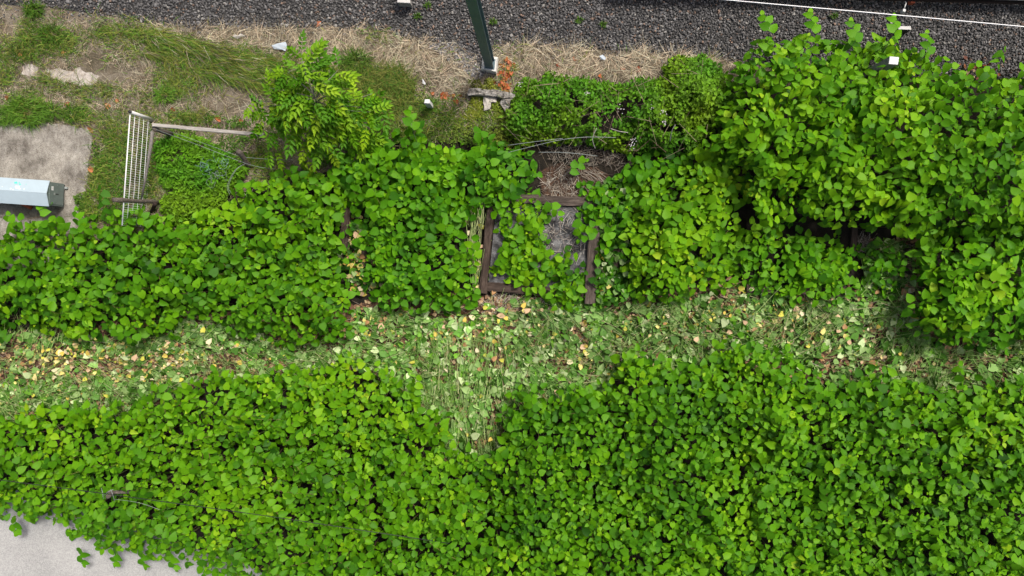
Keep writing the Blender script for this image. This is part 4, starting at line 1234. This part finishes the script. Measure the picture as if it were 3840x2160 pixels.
t = empty("raised_bed", P(2980, 980, 0), "shaded sleeper-framed raised bed half hidden under the tall knotweed", "raised bed")
bed_timber(t, (2786, 880), (2772, 1000), 0.18, 0.17, 0.18, 5)
bed_timber(t, (3208, 850), (3198, 960), 0.18, 0.15, 0.18, 6)
bed_timber(t, (2800, 1082), (3170, 1096), 0.14, 0.2, 0.14, 7)
sh = PV(np.array([2800, 3195, 3175, 2785]), np.array([820, 835, 1090, 1075]), 0.1)
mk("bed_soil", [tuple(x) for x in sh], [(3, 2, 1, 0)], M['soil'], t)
t = empty("raised_bed", P(1340, 900, 0), "sleeper-framed raised bed showing dark timber between two thickets at middle left", "raised bed")
bed_timber(t, (1298, 780), (1288, 930), 0.2, 0.17, 0.2, 9)
bed_timber(t, (1366, 935), (1362, 1000), 0.14, 0.12, 0.14, 10)
t = empty("raised_bed", P(2390, 930, 0), "sleeper edge hidden in knotweed right of the straw bed", "raised bed")
bed_timber(t, (2322, 860), (2306, 1000), 0.2, 0.2, 0.2, 11)
t = empty("timber_edging", P(3410, 960, 0), "dark sleeper lying in deep shade left of the right-edge thicket", "timber")
bed_timber(t, (3412, 930), (3404, 1030), 0.12, 0.17, 0.12, 12)

# ------------------------------------------------------------------ utility cabinet
t = empty("utility_cabinet", P(60, 735, 0.03), "low utility cabinet, pale blue-grey gabled roof and dark end, on the concrete pad", "cabinet")
NE_, SE_ = P(243, 690, 0.08), P(238, 775, 0.08)
ax = P(0, 668, 0.6)-P(177, 670+10, 0.6); 
top_a, top_b = P(0, 658, 0.60), P(177, 670, 0.60)
ux = (top_a-top_b); ux[2] = 0; ux /= np.linalg.norm(ux)            # along the cabinet, to the left
uy = np.array([ux[1], -ux[0], 0]);
if (SE_-NE_) @ uy < 0: uy = -uy                                    # towards the bottom of the picture
D = float((SE_-NE_) @ uy); LEN = 1.9
o0 = np.array([NE_[0], NE_[1], 0.10]); ZE, ZR = 0.60, 0.685
def cpt(x, y, z): return tuple(np.array([o0[0], o0[1], 0])+ux*x+uy*y+np.array([0, 0, z]))
vs = [cpt(0, 0, .10), cpt(0, D, .10), cpt(0, D, ZE), cpt(0, D/2, ZR), cpt(0, 0, ZE), cpt(LEN, 0, .10), cpt(LEN, D, .10), cpt(LEN, D, ZE), cpt(LEN, D/2, ZR), cpt(LEN, 0, ZE)]
fs = [(0, 1, 2, 3, 4), (9, 8, 7, 6, 5), (0, 5, 6, 1), (1, 6, 7, 2), (5, 0, 4, 9), (2, 7, 8, 3), (3, 8, 9, 4)]
mk("body", vs, fs, M['cab_side'], t)
ov = 0.02
def roof_side(y0, y1, z0, z1):
    th = 0.012; r_ = 0.018
    a0 = [cpt(-ov, y0, z0+r_), cpt(LEN+ov, y0, z0+r_), cpt(LEN+ov, y1, z1+r_), cpt(-ov, y1, z1+r_)]
    a1 = [(x, y, z-th) for x, y, z in a0]
    f = [(0, 1, 2, 3), (7, 6, 5, 4), (0, 4, 5, 1), (1, 5, 6, 2), (2, 6, 7, 3), (3, 7, 4, 0)]
    return a0+a1, f
sl = (ZR-ZE)/(D/2)
vs, fs = roof_side(-0.025, D/2-0.001, ZE-0.025*sl, ZR); ra = mk("roof_panel", vs, fs, M['cab_roof'], t)
vs, fs = roof_side(D/2+0.001, D+0.025, ZR, ZE-0.025*sl); rb_ = mk("roof_panel", vs, fs, M['cab_roof'], t)
# paint on the upper roof side
def roof_pt(x, y, lift=0.0):
    z = ZE+sl*y if y < D/2 else ZE+sl*(D-y)
    return cpt(x, y, z+0.018+lift)
rr = np.random.default_rng(4)
def blot(x, y, r, mat, parent, n=11):
    ps = [roof_pt(x, y, 0.004)]
    ps += [roof_pt(x+r*math.cos(6.283*k/n)*rr.uniform(0.6, 1.25), y+0.8*r*math.sin(6.283*k/n)*rr.uniform(0.5, 1.25), 0.004) for k in range(n)]
    return mk("paint_splash", ps, [(0, 1+k, 1+(k+1) % n) for k in range(n)], mat, parent)
for (x, y, r) in ((0.72, 0.075, 0.035), (0.62, 0.10, 0.022), (0.645, 0.07, 0.016), (0.48, 0.09, 0.012)):
    blot(x, y, r, M['mint'], ra)
for (x, y, r) in ((0.67, 0.17, 0.06), (0.60, 0.20, 0.025), (0.80, 0.21, 0.02), (0.5, 0.2, 0.015), (0.74, 0.23, 0.018), (1.0, 0.18, 0.012)):
    blot(x, y, r, M['chalk'], ra, 8)
# end face: label, lock, rivets, edge strips
def end_quad(y0, y1, z0, z1, lift):
    return [cpt(-lift, y0, z0), cpt(-lift, y1, z0), cpt(-lift, y1, z1), cpt(-lift, y0, z1)]
dp = end_quad(0.03, D-0.03, 0.13, ZE-0.01, 0.012)+end_quad(0.03, D-0.03, 0.13, ZE-0.01, 0.001)
door = mk("end_panel", dp, [(0, 1, 2, 3), (0, 4, 5, 1), (1, 5, 6, 2), (2, 6, 7, 3), (3, 7, 4, 0)], M['cab_side'], t)
mk("label_plate", end_quad(0.09, 0.18, 0.47, 0.54, 0.015), [(0, 1, 2, 3)], M['label'], door)
for k in range(3):
    mk("printed_line", end_quad(0.115, 0.155, 0.487+0.014*k, 0.492+0.014*k, 0.0175), [(0, 1, 2, 3)], M['lettering'], door)
def disc(y, z, r, lift, n=14, sq=1.0): return [cpt(-lift, y+r*math.cos(6.283*k/n), z+sq*r*math.sin(6.283*k/n)) for k in range(n)]
mk("lock", disc(0.255, 0.44, 0.03, 0.020), [tuple(range(14))], M['grey_lock'], door)
mk("lock_bar", end_quad(0.245, 0.265, 0.30, 0.40, 0.017), [(0, 1, 2, 3)], M['black'], door)
for (y, z) in ((0.05, 0.56), (0.05, 0.35), (0.05, 0.16), (D-0.05, 0.56), (D-0.05, 0.35), (D-0.05, 0.16), (D/2, 0.6)):
    mk("rivet", disc(y, z, 0.010, 0.016 if z < 0.59 else 0.004, 8), [tuple(range(8))], M['grey_lock'], door)
for (x, y) in ((0.03, 0.02), (0.03, D-0.08), (LEN-0.1, 0.02), (LEN-0.1, D-0.08)):
    vs, fs = frame_box(cpt(x, y, 0.031), ux*0.06, uy*0.06, (0, 0, 0.075)); mk("foot", vs, fs, M['black'], t)
vs, fs = frame_box(cpt(-0.06, 0.06, 0.031), ux*0.06, uy*0.05, (0, 0, 0.06)); mk("bracket", vs, fs, M['grey_lock'], t)
q = P(97, 775, 0.1)
vs, fs = tube([q+np.array([-0.14, 0.1, 0.02]), q+np.array([0.12, -0.03, -0.02])], 0.045, 10)
o = mk("clay_pipe", vs, fs, M['terracotta'], None, True, True)
tag(o, "short red clay pipe poking out from under the cabinet", "pipe")

# ------------------------------------------------------------------ white mesh fence and its post
t = empty("mesh_fence", P(540, 650, 0), "white welded double-wire mesh fence panel with round white post", "fence")
pb = P(578, 450, 0); pt_ = np.array([pb[0], pb[1], 0.94])
vs, fs = tube([pb, pt_], 0.034, 14); mk("post", vs, fs, M['white'], t, True)
vs, fs = tube([pt_+[0, 0, 0.001], pt_+[0, 0, 0.03], pt_+[0, 0, 0.045]], [0.036, 0.036, 0.02], 14); mk("post_cap", vs, fs, M['black'], t, True)
A = P(488, 426, 0.92); Bp = P(458, 845, 0.92)
A[2] = Bp[2] = 0
dirf = (Bp-A); Lf = np.linalg.norm(dirf); dirf /= Lf
off = np.array([dirf[1], -dirf[0], 0])*0.008
for k in range(6):
    zz = 0.92-0.178*k
    for sgn in ((-1, 1) if k < 1 else (0,)):
        vs, fs = tube([A+off*sgn*0.8+[0, 0, zz], Bp+off*sgn*0.8+[0, 0, zz]], 0.0075 if k < 2 else 0.0055, 6)
        mk("horizontal_wire", vs, fs, M['wire_white'], t, True)
nv = int(Lf/0.05)
bme = None
for k in range(nv+1):
    p_ = A+dirf*min(Lf, 0.05*k+0.012)
    if bme is None:
        vs, fs = tube([(0, 0, 0.02), (0, 0, 0.925)], 0.0026, 5)
        bme = bpy.data.meshes.new("vertical_wire"); bme.from_pydata(vs, [], fs); bme.materials.append(M['wire_white'])
    o = link("vertical_wire", bme, t); o.location = p_-np.array(t.location)

# ------------------------------------------------------------------ grey timber fence remains
pp = P(655, 500, 0)
t = empty("timber_fence", pp, "grey weathered wooden corner post with two rails beside the mesh fence", "fence")
ptop = P(577, 482, 0.80)
vs, fs = tube([(ptop[0]+0.02, ptop[1], 0), (ptop[0], ptop[1], 0.4), ptop], [0.055, 0.055, 0.05], 9); mk("post", vs, fs, M['grey_timber'], t, True)
vs, fs = beam(P(576, 469, 0.80), P(992, 507, 0.74), 0.075, 0.06, 0.008, 10, 0.004, 21); mk("rail", vs, fs, M['pale_timber'], t)["label"] = "bleached horizontal rail"
vs, fs = tube([P(572, 492, 0.76), P(560, 580, 0.72), P(545, 670, 0.6), P(530, 748, 0.45)], [0.038, 0.034, 0.028, 0.018], 8); mk("pole", vs, fs, M['pole'], t, True)
def wood_post(base, top, r0, r1, label, mat='grey_timber', name="wooden_post"):
    base, top = np.array(base), np.array(top)
    rr_ = np.random.default_rng(int(abs(base[0]*100)))
    pts = [base*(1-f)+top*f+np.append(rr_.normal(0, 0.006, 2), 0) for f in np.linspace(0, 1, 7)]
    vs, fs = tube(pts, list(np.linspace(r0, r1, 7)*rr_.uniform(0.92, 1.08, 7)), 10)
    vs = [tuple(np.array(v_)-base) for v_ in vs]
    me = bpy.data.meshes.new(name); me.from_pydata(vs, [], fs); me.materials.append(M[mat])
    me.polygons.foreach_set('use_smooth', [True]*len(me.polygons))
    o = link(name, me); o.location = base
    return tag(o, label, "post")
wood_post(P(603, 758, 0), P(429, 752, 1.7), 0.042, 0.048, "tall weathered round post leaning over the lower end of the mesh fence")
wood_post(P(570, 795, 0), P(582, 762, 0.35), 0.045, 0.045, "short reddish brown stake at the foot of the tall leaning post", 'rust', "wooden_stake")
wood_post(P(940, 628, 0), P(893, 566, 0.55), 0.05, 0.055, "short grey leaning post among wires behind the weed patch")
wood_post(P(1132, 655, 0), P(1146, 585, 0.6), 0.045, 0.045, "thin grey post under the sapling's lower leaves")
t = empty("broken_post", P(410, 1850, 0), "broken grey wooden post stub with wires in the bottom thicket", "post")
vs, fs = tube([P(440, 1845, 0.4), P(418, 1850, 1.0), P(405, 1862, 1.36)], [0.055, 0.055, 0.05], 9); mk("stub", vs, fs, M['grey_timber'], t, True)
vs, fs = beam(P(410, 1845, 1.16), P(495, 1842, 1.16), 0.07, 0.05, 0.008, 5, 0.006, 33); mk("rail", vs, fs, M['grey_timber'], t)
for k, (a, c) in enumerate((((385, 1862), (425, 1835)), ((380, 1830), (388, 1870)), ((430, 1880), (415, 1835)))):
    vs, fs = tube([P(*a, 1.42), P((a[0]+c[0])/2, (a[1]+c[1])/2-4, 1.46), P(*c, 1.42)], 0.006, 5); mk("wire_end", vs, fs, M['galv'], t, True)

def strand(pts, r, mat, label, name="wire", cat="wire", n=6):
    """smooth sagging wire through pixel points (u, v, z)"""
    w = np.array([P(*p) for p in pts])
    out = []
    m_ = len(w)
    for i in range(m_-1):
        p0, p1, p2, p3 = w[max(i-1, 0)], w[i], w[i+1], w[min(i+2, m_-1)]
        for k in range(n):
            s = k/n
            out.append(0.5*((2*p1)+(-p0+p2)*s+(2*p0-5*p1+4*p2-p3)*s*s+(-p0+3*p1-3*p2+p3)*s**3))
    out.append(w[-1])
    vs, fs = tube(out, r, 5)
    return tag(mk(name, vs, fs, M[mat], None, True, True), label, cat)

strand([(578, 476, 0.80), (590, 487, 0.78), (760, 550, 0.66), (935, 617, 0.5), (1030, 634, 0.45)], 0.004, 'galv', "lower slack fence wire running from corner post to short grey post")
strand([(578, 476, 0.80), (625, 489, 0.7), (760, 536, 0.62), (895, 585, 0.5)], 0.004, 'galv', "upper slack fence wire running from the corner post over the weeds")
strand([(920, 590, 0.4), (1010, 597, 0.4), (1100, 600, 0.45)], 0.005, 'galv', "straight fence wire right of the short grey post")
strand([(905, 620, 0.35), (880, 640, 0.4), (858, 680, 0.42), (852, 705, 0.42), (862, 730, 0.4)], 0.004, 'galv', "curved loose wire loop at the edge of the weed patch")
strand([(920, 613, 0.35), (888, 634, 0.4), (864, 676, 0.42), (857, 705, 0.42), (866, 722, 0.4)], 0.0035, 'galv', "second curved wire lying along the loose wire loop")
strand([(1905, 572, 1.0), (2000, 548, 1.05), (2100, 525, 1.05), (2200, 514, 1.0), (2310, 516, 0.9)], 0.005, 'galv', "pale wire crossing the lower part of the bramble bush")
strand([(1905, 545, 0.9), (2000, 532, 0.95), (2110, 519, 0.95)], 0.005, 'galv', "thin wire just above the pale wire in the brambles")
strand([(2020, 571, 0.6), (2120, 572, 0.6), (2240, 585, 0.5)], 0.006, 'galv', "thin grey wire over the dark hollow above the mulch")
strand([(2290, 482, 1.0), (2320, 492, 1.0), (2355, 497, 1.0)], 0.008, 'pale_timber', "bleached twig lying on the bramble bush", "dead_twig", "twig")
strand([(2232, 558, 0.8), (2222, 520, 1.0), (2238, 480, 1.1)], 0.008, 'pale_timber', "upright dead stalk in the middle of the brambles", "dead_twig", "twig")
strand([(2512, 530, 0.8), (2520, 490, 1.1), (2532, 468, 1.2)], 0.009, 'pale_timber', "dead stalk at the right end of the bramble bush", "dead_twig", "twig")
for (cu, cvv, lab, sd) in ((768, 630, "bluish tangle of wire on the weed patch", 1), (842, 618, "smaller bluish wire tangle near the short grey post", 2), (805, 660, "flattened wire tangle beside the bluish one", 3)):
    r_ = np.random.default_rng(sd)
    t = empty("wire_tangle", P(cu, cvv, 0.3), lab, "wire")
    c0 = P(cu, cvv, 0.48)
    for k in range(7):
        a0 = r_.uniform(0, 6.28); ra_ = r_.uniform(0.03, 0.12); rb2 = r_.uniform(0.03, 0.14)
        of = r_.normal(0, 0.07, 3)*[1, 1.3, 0.3]
        pts = [c0+of+np.array([ra_*math.cos(a0+s), rb2*math.sin(a0+s), 0.05*math.sin(2*s+k)]) for s in np.linspace(0, 4.6, 14)]
        vs, fs = tube(pts, 0.003, 4); mk("strand", vs, fs, M['blue_wire' if sd != 3 else 'galv'], t, True)

# overhead wires
strand([(2500, -24, 5.2), (2730, 0, 5.2), (3280, 49, 5.2), (3840, 100, 5.2), (4400, 151, 5.2)], 0.0075, 'contact', "bright white overhead wire above the ballast at the upper right", "overhead_wire", "wire")
strand([(-400, 1752, 1.9), (0, 1800, 1.85), (390, 1851, 1.82), (980, 1932, 1.78), (1400, 1995, 1.6), (1700, 2040, 0.9)], 0.008, 'black', "thin black cable above the bottom left thicket", "cable", "cable")
strand([(430, 1872, 1.38), (520, 1885, 1.38), (600, 1912, 1.32)], 0.004, 'galv', "short pale wire running from the broken post stub")

# ------------------------------------------------------------------ railway: mast, rail, small concrete markers
t = empty("catenary_mast", P(1838, 250, 0), "dark green-grey steel railway mast on a whitewashed concrete footing", "mast")
fl = P(1821, 252, 0.28); fr = P(1849, 255, 0.28)
mx = fr-fl; mx[2] = 0; W_ = 0.185; mx = mx/np.linalg.norm(mx)
my = np.array([-mx[1], mx[0], 0])                                  # away from the viewer, up in the picture
ctr = (fl+fr)/2; ctr[2] = 0
def mbox(x0, x1, y0, y1, z0, z1, name, bev=0.0):
    vs, fs = frame_box(ctr+mx*x0+my*y0+np.array([0, 0, z0]), mx*(x1-x0), my*(y1-y0), (0, 0, z1-z0), bev)
    return mk(name, vs, fs, M['mast'], t)
mbox(-W_/2, W_/2, 0, 0.014, 0.27, 7.6, "flange")
mbox(-W_/2, W_/2, 0.166, 0.18, 0.27, 7.6, "flange")
mbox(-0.005, 0.005, 0.014, 0.166, 0.27, 7.6, "web")
mbox(-W_/2-0.02, W_/2+0.02, -0.02, 0.20, 0.25, 0.268, "base_plate")
fp = PV(np.array([1806, 1864, 1870, 1812]), np.array([268, 281, 222, 210]), 0.0)
cc = fp.mean(0)
low = [tuple(cc+(x-cc)*1.0+np.array([0, 0, 0.0])) for x in fp]
mid_ = [tuple(cc+(x-cc)*0.98+np.array([0, 0, 0.16])) for x in fp]
topc = np.array([ctr[0], ctr[1], 0])+my*0.09
top_ = [tuple(topc+(x-cc)*0.80+np.array([0, 0, 0.25])) for x in fp]
mk("footing", low+mid_+top_, [(0, 1, 5, 4), (1, 2, 6, 5), (2, 3, 7, 6), (3, 0, 4, 7), (4, 5, 9, 8), (5, 6, 10, 9), (6, 7, 11, 10), (7, 4, 8, 11), (8, 9, 10, 11)], M['footing'], t)

t = empty("rail", P(3700, -12, 0.4), "bright topped steel rail at the top right corner", "rail")
ra0 = P(2300, -47, 0.60); ra1 = P(4500, 10, 0.60)
dr_ = ra1-ra0; dr_[2] = 0; Lr = np.linalg.norm(dr_); dr_ /= Lr; sr_ = np.array([-dr_[1], dr_[0], 0])
def rbox(y0, y1, z0, z1, mat, name):
    vs, fs = frame_box(np.array([ra0[0], ra0[1], 0])+sr_*y0+np.array([0, 0, z0]), dr_*Lr, sr_*(y1-y0), (0, 0, z1-z0), 0.004)
    return mk(name, vs, fs, M[mat], t)
rbox(-0.035, 0.035, 0.561, 0.60, 'rail', "rail_head")
rbox(-0.009, 0.009, 0.451, 0.560, 'rust', "rail_web")
rbox(-0.07, 0.07, 0.43, 0.45, 'rust', "rail_foot")

def block(name, pix, z0, z1, mat, label, cat, side=None, bev=0.008):
    """block whose top face has the given photograph corners (lower left, lower right, upper right, upper left)"""
    tp = [P(a, c, z1) for a, c in pix]
    t = empty(name, (float(np.mean([x[0] for x in tp])), float(np.mean([x[1] for x in tp])), z0), label, cat)
    lo = [np.array([x[0], x[1], z0]) for x in tp]; hi = [np.array([x[0], x[1], z1-bev]) for x in tp]
    c = np.mean(tp, 0)
    cap = [x+(c-x)/np.linalg.norm(c-x)*bev*1.4 for x in tp]
    vs = [tuple(x) for x in lo+hi]
    mk("body", vs, [(0, 1, 5, 4), (1, 2, 6, 5), (2, 3, 7, 6), (3, 0, 4, 7)], M[side or mat], t)
    mk("top", [tuple(x) for x in hi+cap], [(0, 1, 5, 4), (1, 2, 6, 5), (2, 3, 7, 6), (3, 0, 4, 7), (4, 5, 6, 7)], M[mat], t)
    return t
block("concrete_block", [(1489, 9), (1539, 12), (1532, -28), (1490, -28)], 0.2, 0.46, 'block', "pale concrete block in the ballast cut by the top edge", "block", 'shaded_block')
block("concrete_plinth", [(3369, 110), (3418, 112), (3416, 98), (3370, 97)], 0.15, 0.42, 'block', "narrow pale-topped plinth standing in the ballast at the upper right", "plinth", 'bed')  # near-black ballast colour on the sides paints in their shade
block("marker_post", [(3333, 240), (3368, 243), (3372, 214), (3337, 211)], 0.0, 1.85, 'white', "square white-topped marker post among tall knotweed at the ballast edge", "marker post", 'shaded_block')  # sides darker than the white top: their shade is in the colour
block("marker_peg", [(3386, 43), (3396, 45), (3398, 34), (3387, 32)], 0.3, 0.42, 'white', "small white peg in the ballast below the top edge", "marker")
strand([(3392, 32, 0.41), (3394, 22, 0.44), (3398, 12, 0.42), (3395, 4, 0.42), (3402, -20, 0.42)], 0.013, 'white', "white strap running up from the small white peg", "strap", "strap", 4)
block("clay_brick", [(3416, 10), (3432, 11), (3434, -6), (3418, -8)], 0.3, 0.44, 'terracotta', "reddish clay lump on the ballast at the top edge", "brick")
block("marker_post", [(1590, 387), (1612, 388), (1610, 372), (1593, 372)], 0.0, 0.62, 'white', "square white marker post standing in the grass below the mast", "marker post", 'white')

# ------------------------------------------------------------------ loose plates and old concrete
def shard(pix, z, mat, label, name="plastic_sheet", cat="sheet", thick=0.012, tilt=0.04):
    w = [P(a, c, z) for a, c in pix]
    w = [x+np.array([0, 0, tilt*k/len(w)]) for k, x in enumerate(w)]
    c = np.mean(w, 0)
    vs = [tuple(x) for x in w]+[(x[0], x[1], x[2]-thick) for x in w]
    n = len(w)
    fs = [tuple(range(n)), tuple(range(2*n-1, n-1, -1))]+[(i, n+i, n+(i+1) % n, (i+1) % n) for i in range(n)]
    return tag(mk(name, vs, fs, M[mat], None, False, True), label, cat)
shard([(1020, 172), (1040, 165), (1072, 158), (1080, 176), (1084, 174), (1076, 180), (1070, 192), (1058, 186), (1028, 184)][::-1], 0.08, 'plate', "large pale blue-white broken sheet on the dry grass")
shard([(1585, 296), (1590, 303), (1597, 313), (1594, 318), (1584, 312)][::-1], 0.10, 'white', "small white pointed shard in the dry grass near the marker post")
shard([(2247, 212), (2260, 206), (2272, 218), (2268, 226), (2254, 222)][::-1], 0.10, 'plate', "small pale sheet scrap on the straw below the ballast")
shard([(876, 140), (884, 130), (894, 136), (903, 127), (922, 135), (912, 138), (900, 141), (889, 146)][::-1], 0.06, 'slab', "crumpled white plastic scrap at the ballast edge", "plastic_scrap", "scrap", 0.01, 0.06)

def rough_block(name, pts, z0, z1, mat, seed, label, cat, wob=0.02, step=14):
    """old concrete with broken edges: outline in pixels"""
    r_ = np.random.default_rng(seed)
    out = []
    for i in range(len(pts)):
        a, c = np.array(pts[i], float), np.array(pts[(i+1) % len(pts)], float)
        n_ = max(1, int(np.hypot(*(c-a))/step))
        out += [a+(c-a)*k/n_ for k in range(n_)]
    w = [P(a, c, z1)+np.append(r_.normal(0, wob*0.5, 2), r_.normal(0, wob*0.4)) for a, c in out]
    cen = np.mean(w, 0)
    n = len(w)
    inner = [x+(cen-x)*0.22+np.array([0, 0, 0.012+r_.normal(0, wob*0.4)]) for x in w]
    inner2 = [x+(cen-x)*0.6+np.array([0, 0, 0.016+r_.normal(0, wob*0.4)]) for x in w]
    vs = [(x[0], x[1], z0) for x in w]+[tuple(x) for x in w]+[tuple(x) for x in inner]+[tuple(x) for x in inner2]+[tuple(cen+[0, 0, 0.016])]
    fs = []
    for i in range(n):
        j = (i+1) % n
        fs += [(i, j, n+j, n+i), (n+i, n+j, 2*n+j, 2*n+i), (2*n+i, 2*n+j, 3*n+j, 3*n+i), (3*n+i, 3*n+j, 4*n)]
    return tag(mk(name, vs, fs, M[mat], None, False, True), label, cat)
rough_block("old_kerb", [(1750, 350), (1760, 332), (1795, 328), (1830, 338), (1862, 336), (1900, 342), (1932, 350), (1930, 366), (1890, 366), (1850, 362), (1800, 356), (1755, 360)][::-1], 0, 0.22, 'pitted', 1, "long pitted old concrete kerb below the mast footing", "kerb")
rough_block("concrete_slab", [(1815, 364), (1862, 362), (1862, 382), (1842, 384), (1840, 412), (1814, 414)][::-1], 0, 0.12, 'slab', 2, "pale upright concrete slab joining the old kerb", "slab")
rough_block("rubble_lump", [(1880, 372), (1925, 368), (1945, 395), (1940, 425), (1905, 430), (1885, 405)][::-1], 0, 0.16, 'pitted', 3, "dark pitted concrete lump at the left end of the brambles", "rubble", 0.035)
